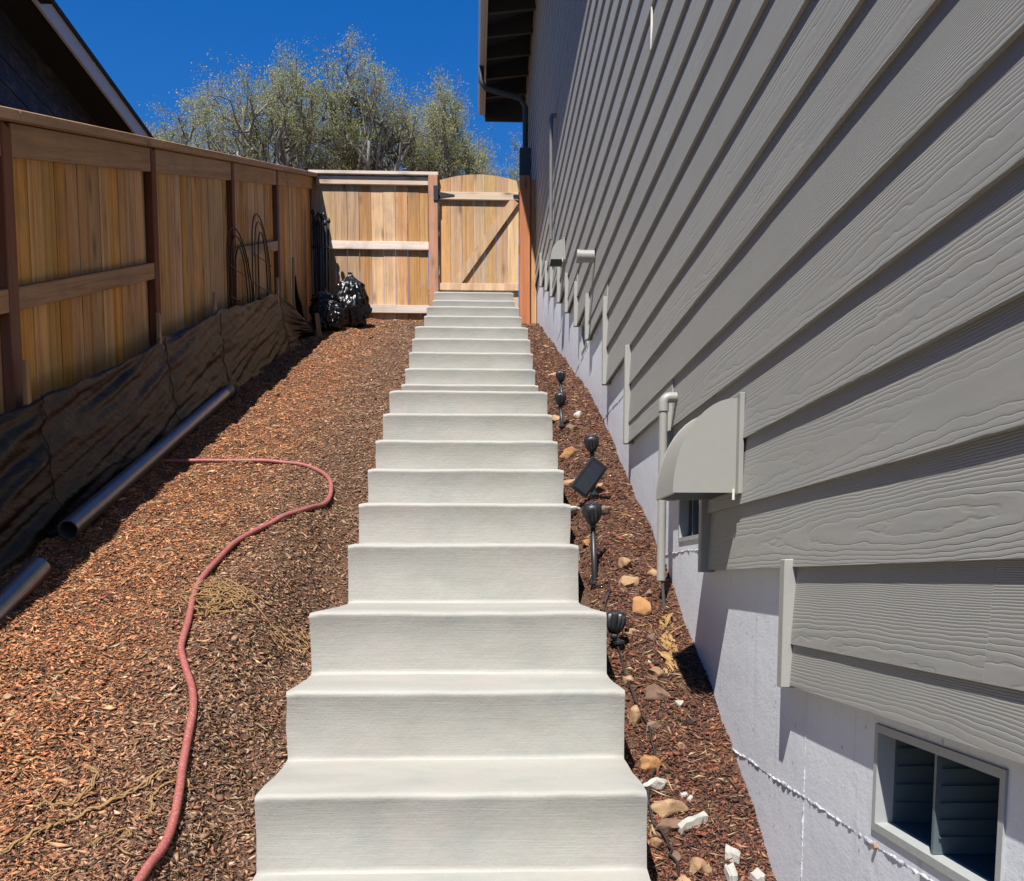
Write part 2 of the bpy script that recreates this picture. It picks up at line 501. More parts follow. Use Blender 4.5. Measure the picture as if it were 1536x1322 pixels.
# two rises that a long landing hides
STEPS = STEPS[:14] + [(9.16, 2.245)] + STEPS[14:16] + [(10.98, 2.885)] + STEPS[16:]
low = [(2.26 - 0.39 * k, -0.492 - 0.195 * k) for k in range(5, 0, -1)]
STEPS = low + STEPS
sy = np.array([s[0] for s in STEPS]); sz = np.array([s[1] for s in STEPS])
ENVY = np.concatenate([[-3], sy[1:]]); ENVZ = np.concatenate([[sz[0]], sz[:-1]])
GRY, GRZ = zip(*[(-4, -1.72), (-.5, -1.68), (0.3, -1.60), (2.39, -.756), (3.04, -.397), (3.96, .077), (6.31, 1.118), (11.62, 2.894), (14, 3.5)])
FAR_Y = [14, 18, 26, 34, 60, 160, 900]; FAR_Z = [3.6, 4.6, 6.2, 7.2, 8.2, 8.5, 8.5]
def gl(y):
    y = np.asarray(y, float)
    z = np.where(y < 3, -0.22 - 0.45 * (3 - y), 0.36 * y - 1.3)
    z = np.maximum(z, -1.66)
    return np.where(y > 14, np.interp(y, FAR_Y, FAR_Z), np.minimum(z, np.interp(14.0, FAR_Y, FAR_Z) + 0.1))
def gr(y):
    y = np.asarray(y, float)
    return np.where(y > 14, np.interp(y, FAR_Y, FAR_Z), np.interp(y, GRY, GRZ))
def env(y): return np.interp(y, ENVY, ENVZ)
def sxl(y): return -0.526 + 0.0078 * np.asarray(y)
def sxr(y): return 0.392 + 0.0072 * np.asarray(y)
def smooth(a): a = np.clip(a, 0, 1); return a * a * (3 - 2 * a)
def ground(x, y):
    x = np.asarray(x, float); y = np.asarray(y, float)
    L = gl(y); E = np.minimum(L, env(y) - 0.03); Rr = gr(y)
    a = smooth((x + 0.78) / 0.26)
    z = L * (1 - a) + E * a
    under = (x > sxl(y) + 0.02)
    z = np.where(under, np.minimum(E, Rr) - 0.12, z)
    b = smooth((x - sxr(y) + 0.03) / 0.03)
    k = smooth((x - sxr(y)) / 0.13)
    RE = np.minimum(Rr, env(y) - 0.03)
    z = z * (1 - b) + (RE * (1 - k) + Rr * k) * b
    inside = (y > 0) & (y < 12.3) & (x > -1.9) & (x < 0.8)
    w = 0.008 * np.sin(x * 9 + y * 4.7) + 0.007 * np.sin(x * 17 - y * 11.3) + 0.005 * np.sin(x * 31 + y * 23)
    return z + np.where(inside, w, 0)

xs = np.unique(np.round(np.concatenate([[-700, -300, -120, -60, -30, -18, -12, -8, -5, -3.5, -2.6], np.arange(-2.1, 0.86, 0.045), [1.2, 2, 4, 8, 14, 25, 60, 120, 300, 700]]), 4))
ysg = np.unique(np.round(np.concatenate([[-700, -300, -100, -30, -10, -5, -3, -2, -1.2, -.6, -.2], np.arange(0.1, 12.6, 0.05), [12.8, 13.2, 14, 15, 16.5, 18, 20, 23, 26, 30, 34, 40, 50, 60, 90, 160, 300, 900]]), 4))
GX, GY = np.meshgrid(xs, ysg)
GZ = ground(GX, GY)
V = np.stack([GX.ravel(), GY.ravel(), GZ.ravel()], 1)
nx = len(xs); idx = np.arange(len(V)).reshape(GX.shape)
Fq = np.stack([idx[:-1, :-1].ravel(), idx[:-1, 1:].ravel(), idx[1:, 1:].ravel(), idx[1:, :-1].ravel()], 1)
tag(np_mesh('ground', V, Fq, M['ground'], smooth=True), None, kind='structure')

# ------------------------------------------------------------------ mulch: tens of thousands of shards
def chips(name, n_left, n_right, long=False):
    # nearer ground is denser: y drawn from a falling density
    def ysamp(n, y0, y1, p=1.15):
        u = rng.random(n); a = y0 ** (1 - p); b = y1 ** (1 - p)
        return (a + u * (b - a)) ** (1 / (1 - p))
    yl = ysamp(n_left, 1.25, 12.0); xl = -1.84 + rng.random(n_left) * (sxl(yl) - 0.005 + 1.84)
    yr = ysamp(n_right, 1.5, 12.0); xr = sxr(yr) + 0.005 + rng.random(n_right) * (0.757 - sxr(yr))
    x = np.concatenate([xl, xr]); y = np.concatenate([yl, yr]); n = len(x)
    right = np.arange(n) >= n_left
    z = ground(x, y)
    gy = (ground(x, y + 0.03) - ground(x, y - 0.03)) / 0.06
    gxx = (ground(x + 0.03, y) - ground(x - 0.03, y)) / 0.06
    gxx = np.clip(gxx, -0.6, 0.6); gy = np.clip(gy, -1, 1)
    far = 1 + 0.05 * np.clip(y - 4, 0, 8)
    if long:
        L = (0.028 + 0.05 * rng.random(n) ** 2) * far; Wd = (0.0016 + 0.0016 * rng.random(n)) * far; T = Wd * 0.6
    else:
        L = (0.006 + 0.028 * rng.random(n) ** 2.1 + 0.022 * (rng.random(n) < 0.04)) * far
        Wd = L * (0.12 + 0.30 * rng.random(n)); T = 0.0006 + 0.0015 * rng.random(n)
    th = rng.random(n) * 2 * np.pi
    nrm = np.stack([-gxx, -gy, np.ones(n)], 1)
    nrm += rng.normal(0, 0.30 if not long else 0.2, (n, 3)) * np.array([1, 1, 0.3])
    nrm /= np.linalg.norm(nrm, axis=1)[:, None]
    d = np.stack([np.cos(th), np.sin(th), np.zeros(n)], 1)
    d -= nrm * (d * nrm).sum(1)[:, None]; d /= np.linalg.norm(d, axis=1)[:, None]
    s = np.cross(nrm, d)
    c = np.stack([x, y, z + rng.random(n) * 0.0065 + 0.001], 1)
    j = lambda a: 1 + rng.normal(0, a, n)
    bend = rng.normal(0, 0.20, n) * L
    # six-point shard: two pointed ends, a wider waist, real thickness
    P = [c - d * (L * 0.5 * j(.1))[:, None] + s * (Wd * rng.normal(0, .2, n))[:, None] - nrm * (bend * .4)[:, None],
         c + s * (Wd * .5 * j(.3))[:, None] - d * (L * rng.normal(0, .15, n))[:, None],
         c + d * (L * 0.5 * j(.1))[:, None] + s * (Wd * rng.normal(0, .2, n))[:, None] - nrm * (bend * .4)[:, None],
         c - s * (Wd * .5 * j(.3))[:, None] + d * (L * rng.normal(0, .15, n))[:, None],
         c + nrm * (T + np.abs(bend) * .25)[:, None], c - nrm * T[:, None]]
    Vv = np.stack(P, 1).reshape(-1, 3)
    base = (np.arange(n) * 6)[:, None]
    tri = np.array([[0, 1, 4], [1, 2, 4], [2, 3, 4], [3, 0, 4], [1, 0, 5], [2, 1, 5], [3, 2, 5], [0, 3, 5]])
    Ff = (base[:, :, None] + tri[None]).reshape(-1, 3)
    pal = np.array([[.035, .019, .012], [.10, .052, .031], [.18, .095, .056], [.27, .150, .085], [.37, .225, .13], [.46, .30, .18], [.24, .17, .125], [.26, .11, .055]])
    pl = np.array([.06, .16, .26, .23, .11, .03, .03, .12]); prr = np.array([.14, .26, .24, .11, .05, .02, .02, .16])
    k = np.where(right, rng.choice(8, n, p=prr), rng.choice(8, n, p=pl))
    colr = pal[k] * (0.85 + 0.5 * rng.random(n))[:, None]
    # ochre dust lies towards the fence, greyer bark along the steps
    oc = smooth((-0.68 - x) / 0.55) * (~right)
    colr = colr * (1 + oc[:, None] * np.array([.62, .26, -.06]))
    colr = np.where(right[:, None], colr * np.array([.74, .54, .52]), colr)
    if long:
        lc = np.array([[.30, .19, .09], [.22, .13, .06], [.40, .29, .17]])
        colr = lc[rng.choice(3, n)] * (0.7 + 0.5 * rng.random(n))[:, None]
    o = np_mesh(name, Vv, Ff, M['chip'], colors=np.repeat(colr, 6, 0))
    return o
tag(chips('mulch_chips', 215000, 52000), 'loose brown bark mulch covering the slope beside the steps', 'mulch', kind='stuff')
tag(chips('mulch_fibres', 9000, 2200, True), 'pale stringy bark fibres scattered over the mulch', 'fibres', kind='stuff')

# ------------------------------------------------------------------ concrete stairs
stairs = empty('concrete_stairs', (0, 0.3, -1.66))
tag(stairs, 'long flight of pale painted concrete steps with landings climbing to gate', 'stairs')
def step_mesh(n):
    y0, z0 = STEPS[n]
    zprev = STEPS[n - 1][1] if n else z0 - 0.2
    y1 = STEPS[n + 1][0] + 0.03 if n + 1 < len(STEPS) else 13.2
    rr = 0.016; cv = 0.020
    prof = [(y0 + 0.004, zprev - 0.30)]
    prof.append((y0 - cv, zprev - 0.004))
    for a in (0.25, 0.5, 0.75, 1.0):            # cove where riser meets the tread below
        an = a * math.pi / 2
        prof.append((y0 - cv + cv * math.sin(an), zprev + cv - cv * math.cos(an)))
    prof.append((y0 + 0.004, (zprev + z0) / 2))
    prof.append((y0 + 0.002, z0 - rr * 1.3))
    for a in (0.0, 0.3, 0.6, 1.0):
        an = a * math.pi / 2
        prof.append((y0 + rr - rr * math.cos(an), z0 - rr + rr * math.sin(an)))
    m = max(2, int((y1 - y0) / 0.1))
    for k in range(1, m):
        prof.append((y0 + rr + (y1 - y0 - rr) * k / m, z0 + 0.004 * k / m))
    prof.append((y1, z0 + 0.005))
    prof.append((y1, zprev - 0.30))
    nxs = 30
    vs = []; P = len(prof)
    for i in range(nxs + 1):
        u = i / nxs
        for k, (yy, zz) in enumerate(prof):
            xl = float(sxl(yy)); xr = float(sxr(yy))
            # thick paint rounds the ends over
            x = xl + (xr - xl) * u
            q = Vector((x * 2.3 + n * 7.1, yy * 2, zz * 2))
            w1 = mnoise.noise(q) * 0.0055
            w2 = mnoise.noise(Vector((x * 11 + n * 3.3, yy * 9, zz * 9))) * 0.0026
            ed = min(u, 1 - u) * (xr - xl)
            rnd = 0.006 * max(0, 1 - ed / 0.02)
            dy = w1 + w2 + rnd; dz = w1 * 0.6 + w2 * 0.8 - rnd
            if k in (0, P - 1, P - 2): dy = dz = 0
            jx = 0
            if i in (0, nxs): jx = mnoise.noise(Vector((yy * 14, zz * 14, n + 5 * i))) * 0.006
            vs.append((x + jx, yy + dy, zz + dz))
    fs = []
    for i in range(nxs):
        for k in range(P):
            k2 = (k + 1) % P
            fs.append((i * P + k, i * P + k2, (i + 1) * P + k2, (i + 1) * P + k))
    fs.append(tuple(range(P))); fs.append(tuple(range(nxs * P, (nxs + 1) * P))[::-1])
    mb = MB(); mb.add(vs, fs)
    return mb.build('step', M['concrete'], stairs, smooth=True, auto=50)
for n in range(len(STEPS)): step_mesh(n)
pad = MB(); pad.box(-0.62, 0.5, -1.6, STEPS[0][0] - 0.004, -1.95, -1.66)
pad.build('pad', M['concrete'], stairs, bevel=0.01)

# ------------------------------------------------------------------ left fence
FX = -1.87
def ftop(y): return 0.335 + 0.36 * y
fence = empty('board_fence', (FX, 4.0, 0.1))
tag(fence, 'long shaded wooden board fence with dark posts stepping up the slope', 'fence')
posts_y = [0.32, 2.24, 4.15, 6.02, 7.985, 9.80, 12.08]
for y in posts_y[:-1]:
    mb = MB(); mb.box(-1.868, -1.824, y - 0.045, y + 0.045, float(gl(y)) - 0.3, ftop(y) - 0.055)
    mb.build('post', M['post'], fence, bevel=0.004)
for b in range(6):
    a, c = posts_y[b], posts_y[b + 1]
    # boards
    y = a
    while y < c - 0.01:
        w = 0.139 + random.uniform(-0.004, 0.004)
        y2 = min(y + w, c)
        gap = random.uniform(0.002, 0.005)
        dx = random.uniform(-0.003, 0.003)
        mb = MB(); mb.rake(-1.890 + dx, -1.871 + dx, y, y2 - gap, lambda q: 0.36 * q - 1.47, lambda q: ftop(q) - 0.05)
        mb.build('board', M['cedar_left'], fence)
        y = y2
    # top rail on the face, between posts
    mb = MB(); mb.rake(-1.866, -1.828, a + 0.047, c - 0.047, lambda q: ftop(q) - 0.175, lambda q: ftop(q) - 0.045)
    mb.build('top_rail', M['cedar_y'], fence, bevel=0.003)
    if b in (1, 2, 4):
        mb = MB(); mb.rake(-1.866, -1.828, a + (0.047 if b != 2 else 0.02), c + 0.02, lambda q: ftop(q) - 0.765, lambda q: ftop(q) - 0.675)
        mb.build('middle_rail', M['cedar_y'], fence, bevel=0.003)
    mb = MB(); mb.rake(-1.925, -1.765, a + (0.0 if b else -0.3), c - 0.004, lambda q: ftop(q) - 0.041, lambda q: ftop(q))
    mb.build('cap_board', M['cedar_y'], fence, bevel=0.003)

# ------------------------------------------------------------------ fence across the top
bf = empty('board_fence', (-1.1, 12.0, 2.88))
tag(bf, 'sunlit wooden fence panel with three pale rails beside the gate', 'fence')
x = -1.86
while x < -0.52:
    w = 0.1385 + random.uniform(-0.003, 0.003); x2 = min(x + w, -0.505); gap = random.uniform(0.003, 0.006)
    dy = random.uniform(-0.002, 0.002)
    mb = MB(); mb.box(x, x2 - gap, 12.0 + dy, 12.018 + dy, 2.875 + random.uniform(-0.01, 0.01), 4.62)
    mb.build('board', M['cedar'], bf)
    x = x2
for (z0, z1) in ((4.525, 4.615), (3.807, 3.897), (3.094, 3.184)):
    mb = MB(); mb.box(-1.79, -0.502, 11.958, 11.996, z0, z1); mb.build('rail', M['cedar_x'], bf, bevel=0.003)
mb = MB(); mb.box(-1.87, -0.385, 11.925, 12.06, 4.626, 4.662); mb.build('cap_board', M['cedar_x'], bf, bevel=0.003)
mb = MB(); mb.box(-0.500, -0.392, 11.91, 12.02, 2.5, 4.622); mb.build('post', M['post_light'], bf, bevel=0.005)
mb = MB(); mb.box(-1.868, -1.78, 12.045, 12.135, 2.6, 4.62); mb.build('post', M['post'], bf, bevel=0.004)

gate = empty('wooden_gate', (0.08, 12.0, 3.32))
tag(gate, 'arched wooden gate with diagonal brace standing at the top of the steps', 'gate')
gx0, gx1 = -0.378, 0.548
nb = 7; gw = (gx1 - gx0) / nb
def arch(x): u = (x - (gx0 + gx1) / 2) / ((gx1 - gx0) / 2); return 4.668 - 0.072 * u * u
for i in range(nb):
    a = gx0 + gw * i; b = a + gw - 0.004
    vs = []; n = 4
    top = [(a + (b - a) * k / n, arch(a + (b - a) * k / n)) for k in range(n + 1)]
    zb_ = 3.06 if i == nb - 1 else 3.33
    out = [(a, zb_)] + top + [(b, zb_)]
    out = out[::-1]
    k = len(out)
    vs = [(p[0], 12.0, p[1]) for p in out] + [(p[0], 12.018, p[1]) for p in out]
    fs = [tuple(range(k))[::-1], tuple(range(k, 2 * k))] + [(i2, (i2 + 1) % k, (i2 + 1) % k + k, i2 + k) for i2 in range(k)]
    mb = MB(); mb.add(vs, fs); mb.build('board', M['gatewood'], gate, auto=30)
mb = MB(); mb.box(gx0 + 0.004, gx1 - 0.004, 11.962, 11.997, 4.375, 4.458); mb.build('rail', M['cedar_x'], gate, bevel=0.003)
mb = MB(); mb.box(gx0 + 0.004, gx1 - 0.004, 11.962, 11.997, 3.36, 3.44); mb.build('rail', M['gatewood'], gate, bevel=0.003)
p0 = Vector((-0.215, 0, 3.40)); p1 = Vector((0.50, 0, 4.372)); dd = (p1 - p0).normalized(); nn = Vector((-dd.z, 0, dd.x)) * 0.05
mb = MB(); cor = [p0 - nn, p0 + nn, p1 + nn, p1 - nn]
mb.hexa([(c.x, 11.964, c.z) for c in cor] + [(c.x, 11.996, c.z) for c in cor])
mb.build('brace', M['gatewood'], gate, auto=30)
mb = MB(); mb.add([(-0.385, 11.955, 4.375), (-0.385, 11.955, 4.46), (-0.36, 11.955, 4.45), (-0.20, 11.955, 4.425), (-0.20, 11.955, 4.412), (-0.36, 11.955, 4.39),
                   (-0.385, 11.961, 4.375), (-0.385, 11.961, 4.46), (-0.36, 11.961, 4.45), (-0.20, 11.961, 4.425), (-0.20, 11.961, 4.412), (-0.36, 11.961, 4.39)],
                  [(0, 1, 2, 3, 4, 5), (11, 10, 9, 8, 7, 6)] + [(i, (i + 1) % 6 + 0, (i + 1) % 6 + 6, i + 6) for i in range(6)])
mb.build('strap_hinge', M['blackiron'], gate, auto=30)
mb = MB(); mb.box(-0.44, -0.388, 11.895, 11.908, 4.34, 4.50); mb.build('hinge_plate', M['blackiron'], gate)
mb = MB(); mb.box(0.48, 0.56, 11.945, 11.960, 4.412, 4.432); mb.box(0.54, 0.575, 11.93, 11.96, 4.39, 4.455); mb.build('latch', M['blackiron'], gate)
gp = empty('gate_post', (0.62, 12.0, 2.9))
tag(gp, 'reddish gate post standing between the gate and the house wall', 'post')
mb = MB(); mb.box(0.553, 0.675, 11.90, 12.01, 2.5, 4.63); mb.build('post', M['post_light'], gp, bevel=0.005)
mb = MB(); mb.box(0.678, 0.752, 11.95, 11.97, 2.85, 4.60); mb.build('filler_board', M['cedar'], gp)

# ------------------------------------------------------------------ our house: foundation, siding, eave
HX = 0.735
house = empty('house', (1.2, 6.0, 0.0))
tag(house, 'grey house with lap siding on a stepped painted concrete foundation', 'house')
Y_NEAR, Y_FAR = -1.6, 14.35
mb = MB()
FXW = 0.762
gy = np.arange(Y_NEAR, Y_FAR + 0.01, 0.25)
# foundation wall with an opening for each crawl-space vent: built from panels
VENTS = [(1.362, 1.815, -0.470, -0.275), (3.275, 3.655, 0.140, 0.335), (6.72, 7.05, 1.56, 1.75)]
def wall_panel(y0, y1, z0, z1): mb.box(FXW, 1.0, y0, y1, z0, z1)
edges = [Y_NEAR]
for v in VENTS: edges += [v[0], v[1]]
edges.append(Y_FAR)
for i in range(len(edges) - 1):
    a, b = edges[i], edges[i + 1]
    if i % 2 == 0: wall_panel(a, b, -2.4, 4.0)
    else:
        v = VENTS[i // 2]
        wall_panel(a, b, -2.4, v[2]); wall_panel(a, b, v[3], 4.0)
mb.build('foundation_wall', M['found'], house)
mb = MB(); mb.box(0.78, 0.98, Y_NEAR, Y_FAR, 4.0, 6.9); mb.box(0.76, 0.78, Y_NEAR, Y_FAR, 3.6, 6.8); mb.build('wall_sheathing', M['sheath'], house)

# thick paint ridges over the form seams
def seam(path, w):
    path = [Vector(p) for p in path]; m = MB(); R = random.Random(int(path[0].y * 1000)); vs = []
    for a, b in zip(path[:-1], path[1:]):
        n = max(4, int((b - a).length / 0.003)); t = (b - a).normalized(); nr = Vector((0, -t.z, t.y))
        for k in range(n + 1):
            p = a.lerp(b, k / n)
            c = nr * (mnoise.noise(p * 6) * w * 0.8 + mnoise.noise(p * 34) * w * 0.35)
            wl_ = w * max(0.08, 0.60 + 0.7 * mnoise.noise(p * 19 + Vector((5, 0, 0))) + 0.5 * mnoise.noise(p * 60))
            wr_ = w * max(0.08, 0.60 + 0.7 * mnoise.noise(p * 23 + Vector((0, 9, 0))) + 0.5 * mnoise.noise(p * 66))
            h = w * max(0.03, 0.30 + 0.5 * mnoise.noise(p * 15) + 0.4 * mnoise.noise(p * 55 + Vector((3, 3, 3))))
            vs += [p + c - nr * wl_ + Vector((0.0015, 0, 0)), p + c + nr * R.uniform(-.2, .2) * w - Vector((h, 0, 0)), p + c + nr * wr_ + Vector((0.0015, 0, 0))]
    fs = []
    for i in range(len(vs) // 3 - 1):
        q = i * 3
        fs += [(q, q + 1, q + 4, q + 3), (q + 1, q + 2, q + 5, q + 4)]
    m.add(vs, fs)
    return m
FS = FXW - 0.0005
for path, w in [([(FS, 1.0, -.503), (FS, 2.21, -.503), (FS, 2.9, -.497)], 0.0080), ([(FS, 2.215, -.90), (FS, 2.215, -.515)], 0.0045), ([(FS, 2.215, -.49), (FS, 2.215, -.25)], 0.0042),
                ([(FS, 3.28, .099), (FS, 3.95, .097)], 0.007), ([(FS, 5.1, .925), (FS, 6.0, .928)], 0.006), ([(FS, 6.5, 1.535), (FS, 7.5, 1.52)], 0.007),
                ([(FS, 8.6, 2.13), (FS, 9.2, 2.13)], 0.007)]:
    seam(path, w).build('seam_ridge', M['seam'], house, smooth=True)

# crawl-space vents
def crawl_vent(y0, y1, z0, z1):
    d = 0.22
    mb = MB(); b = 0.011; fx = FXW - 0.004
    mb.box(fx, FXW + 0.03, y0 - 0.004, y0 + b, z0 - 0.004, z1 + 0.004); mb.box(fx, FXW + 0.03, y1 - b, y1 + 0.004, z0 - 0.004, z1 + 0.004)
    mb.box(fx, FXW + 0.03, y0 + b, y1 - b, z0 - 0.004, z0 + b); mb.box(fx, FXW + 0.03, y0 + b, y1 - b, z1 - b, z1 + 0.004)
    fr = mb.build('foundation_vent', M['ventframe'], house, auto=30)
    yi0, yi1, zi0, zi1 = y0 + b, y1 - b, z0 + b, z1 - b; ym = (yi0 + yi1) / 2
    e = 0.004; xa, xb = FXW + 0.03, FXW + d
    mb = MB(); mb.box(xa, xb, yi0 - e, yi0, zi0, zi1); mb.box(xa, xb, yi1, yi1 + e, zi0, zi1)
    mb.box(xa, xb, yi0, yi1, zi0 - e, zi0); mb.box(xa, xb, yi0, yi1, zi1, zi1 + e); mb.box(xb, xb + e, yi0, yi1, zi0, zi1)
    for k in range(1, 5):
        zz = zi0 + (zi1 - zi0) * k / 5; mb.box(xb - 0.008, xb - 0.001, yi0 + 0.001, yi1 - 0.001, zz, zz + 0.006)
    for k in range(1, 5):
        zz = zi0 + (zi1 - zi0) * k / 5; mb.box(xa + 0.004, xb - 0.01, yi1 - 0.005, yi1 - 0.0008, zz, zz + 0.005)
    mb.build('duct', M['ventin'], fr, auto=30)
    mb = MB(); mb.box(FXW + 0.004, xb - 0.01, ym - 0.006, ym + 0.002, zi0 + 0.001, zi1 - 0.001)
    for k in range(1, 6):
        zz = zi0 + (zi1 - zi0) * k / 6; mb.box(FXW + 0.012, xb - 0.012, ym - 0.011, ym - 0.0055, zz, zz + 0.003)
    mb.build('divider', M['ventin'], fr)
for v in VENTS: crawl_vent(*v)
for (yy, zz) in ((1.80, -0.505),):
    mb = MB(); mb.lathe([(0.006, 0), (0.006, 0.008)], (FXW + 0.001, yy, zz), (-1, 0, 0), 8); mb.build('form_tie', M['st_tan'], house)

# siding planks
E_ = 0.177; ZC = 0.028
SEG = [(-1.5, 2.26, -.246), (2.26, 3.11, .028), (3.11, 3.72, .30), (3.72, 4.74, .645), (4.74, 5.56, 1.075), (5.56, 6.44, 1.52), (6.44, 7.15, 1.78), (7.15, 7.87, 2.06),
       (7.87, 8.6, 2.33), (8.6, 9.4, 2.60), (9.4, 10.07, 2.84), (10.07, 10.85, 3.10), (10.85, 14.3, 3.42)]
def plank(y0, y1, zb, zt_exposed, lastcut):
    # leaning face: bottom edge proud by one board thickness over the course below
    T = 0.0108; zt = zt_exposed + 0.012
    nseg = max(1, int((y1 - y0) / 0.22))
    vs = []
    k0 = (zt - zb) / (E_ + 0.012)
    for i in range(nseg + 1):
        y = y0 + (y1 - y0) * i / nseg
        w = mnoise.noise(Vector((y * 1.9, zb * 7.7, 0.3))) * 0.0011 + mnoise.noise(Vector((y * 7.0, zb * 9.1, 4.3))) * 0.0005
        xo = HX + w; dz = mnoise.noise(Vector((y * 2.7, zb * 3.3, 9.1))) * 0.0010
        vs += [(xo, y, zb + dz), (xo + T, y, zb + dz), (HX + T * k0 * 1.04 + T, y, zt), (HX + T * k0 * 1.04, y, zt)]
    fs = []
    for i in range(nseg):
        a, b = i * 4, i * 4 + 4
        for k in range(4): fs.append((a + k, b + k, b + (k + 1) % 4, a + (k + 1) % 4))
    fs.append((0, 1, 2, 3)); e = nseg * 4; fs.append((e + 3, e + 2, e + 1, e))
    m = MB(); m.add(vs, fs)
    return m.build('siding_plank', M['siding'], house, auto=30)
joints = []
for k in range(-2, 38):
    zk = ZC + E_ * k; zt = zk + E_
    runs = []
    for (a, b, bot) in SEG:
        if zt - bot < 0.05: continue
        zb = max(zk, bot)
        if zk > bot and zk - bot < 0.05: zb = bot     # a sliver would be left: this board runs down to the edge
        if runs and abs(runs[-1][2] - zb) < 1e-6 and abs(runs[-1][1] - a) < 1e-6: runs[-1][1] = b
        else: runs.append([a, b, zb])
    off = (k * 1.37 + 0.6) % 3.66
    for (a, b, zb) in runs:
        cuts = [a]
        y = -1.5 + off - 3.66
        while y < b - 0.25:
            if y > a + 0.25: cuts.append(y)
            y += 3.66
        cuts.append(b)
        for c0, c1 in zip(cuts[:-1], cuts[1:]):
            plank(c0 + (0.0003 if c0 != a else 0), c1 - 0.0003, zb, zt, False)
# vertical trims closing each step of the siding
for i in range(len(SEG) - 1):
    y = SEG[i][1]; z0 = SEG[i][2]; z1 = SEG[i + 1][2]
    w = 0.036
    mb = MB(); mb.box(HX - 0.019, FXW - 0.001, y + 0.0005, y + w, z0 - 0.006, z1 + 0.018)
    mb.build('end_trim', M['trim'], house, bevel=0.002)
# pale caulked butt joint high on the wall
mb = MB(); mb.box(HX - 0.0015, HX + 0.006, 4.262, 4.272, 2.158, 2.322); mb.build('caulked_joint', M['caulk'], house)

# big quarter-round vent hood
def vent_hood(y0, y1, zb, zt, dep, name='vent_hood', fl=0.03, n=12):
    xf = HX - 0.006
    mb = MB(); mb.box(xf - 0.004, HX + 0.004, y0 - fl, y1 + fl, zb - 0.005, zt + 0.012)
    base = mb.build(name, M['hood'], house, bevel=0.0015)
    prof = [(xf - 0.004, zt)]
    for k in range(1, n + 1):
        a = k / n * math.pi / 2
        prof.append((xf - 0.004 - dep * math.sin(a) ** 1.0, zb + (zt - zb) * math.cos(a)))
    e = 0.003
    # curved sheet
    m = MB(); vs = []; fs = []
    for (px, pz) in prof:
        vs += [(px, y0, pz), (px, y1, pz), (px + e, y1, pz - e), (px + e, y0, pz - e)]
    for i in range(len(prof) - 1):
        for k in range(4): fs.append((i * 4 + k, i * 4 + (k + 1) % 4, i * 4 + 4 + (k + 1) % 4, i * 4 + 4 + k))
    fs.append((3, 2, 1, 0)); L = (len(prof) - 1) * 4; fs.append((L, L + 1, L + 2, L + 3))
    m.add(vs, fs); m.build('curved_cover', M['hood'], base, smooth=True, auto=40)
    for yy in (y0, y1):
        out = [(px, pz) for (px, pz) in prof] + [(xf - 0.004, zb)]
        k = len(out); s = 0.003 if yy == y0 else -0.003
        s2 = -0.002 if yy == y0 else 0.002
        # the folded side panel stands 2 mm proud of the cover edge
        vs = [(p[0] - 0.002 * (0 < i < k - 1), yy + s2, p[1] + 0.002 * (i < k - 2)) for i, p in enumerate(out)] + [(p[0], yy + s, p[1]) for p in out]
        fs = [tuple(range(k)), tuple(range(k, 2 * k))[::-1]] + [(i, (i + 1) % k, (i + 1) % k + k, i + k) for i in range(k)]
        m = MB(); m.add(vs, fs); m.build('side_panel', M['hood'], base, auto=30)
    # louvred grille closing the underside
    m = MB(); nb_ = max(4, int((y1 - y0) / 0.018))
    for k in range(nb_):
        yy = y0 + 0.006 + (y1 - y0 - 0.012) * k / nb_
        m.box(xf - 0.004 - dep + 0.008, xf - 0.006, yy, yy + 0.005, zb + 0.004, zb + 0.010)
    m.box(xf - 0.004 - dep + 0.006, xf - 0.006, y0 + 0.005, y1 - 0.005, zb + 0.03, zb + 0.033)
    m.build('grille', M['ventin'], base)
    m = MB(); m.tube([(xf - 0.010, y0 - 0.006, zb + 0.01), (xf - 0.010, y0 - 0.006, zb - 0.02)], 0.004, 6); m.build('clip', M['caulk'], base)
    return base
vent_hood(2.745, 3.0, 0.238, 0.492, 0.172)
vent_hood(8.13, 8.32, 2.53, 2.68, 0.10, fl=0.012, n=8)
# round pipe vent
mb = MB(); cyl = [(0.036, 0), (0.036, 0.105), (0.030, 0.105), (0.030, 0.02)]
mb.lathe(cyl, (HX, 6.16, 1.935), (-1, 0, 0), 20); pv = mb.build('pipe_vent', M['pvc'], house, smooth=True, auto=40)
mb = MB(); mb.lathe([(0.0385, 0), (0.0385, 0.018)], (HX - 0.087, 6.16, 1.935), (-1, 0, 0), 20); mb.build('collar', M['pvc'], pv, smooth=True, auto=40)
# painted drain pipe with elbow
def drain_pipe(y, ztop, zbot, r, xo, stub=True):
    pts = [(xo, y, zbot), (xo, y, ztop - r * 2.2)]
    pm = M['pvc'] if stub else M['conduit']
    mb = MB(); mb.tube(pts, r, 14); b = mb.build('drain_pipe', pm, house, smooth=True, auto=40)
    el = [(xo, y, ztop - r * 3.2), (xo, y, ztop - r * 1.4)]
    for k in range(1, 5):
        a = k / 4 * math.pi / 2; rr = r * 1.4
        el.append((xo + rr - rr * math.cos(a), y, ztop - rr + rr * math.sin(a)))
    el.append((HX + 0.004, y, ztop))
    mb = MB(); mb.tube(el, r * 1.22, 14); mb.build('elbow', pm, b, smooth=True, auto=40)
    if stub:
        mb = MB(); mb.tube([(xo + 0.004, y, zbot + 0.02), (xo + 0.012, y - 0.02, float(gr(y)) - 0.05)], 0.006, 8); mb.build('rod', M['rod'], b)
    return b
drain_pipe(3.64, 0.655, -0.005, 0.0155, HX - 0.043)
drain_pipe(9.05, 4.02, 2.98, 0.016, HX - 0.04, stub=False)

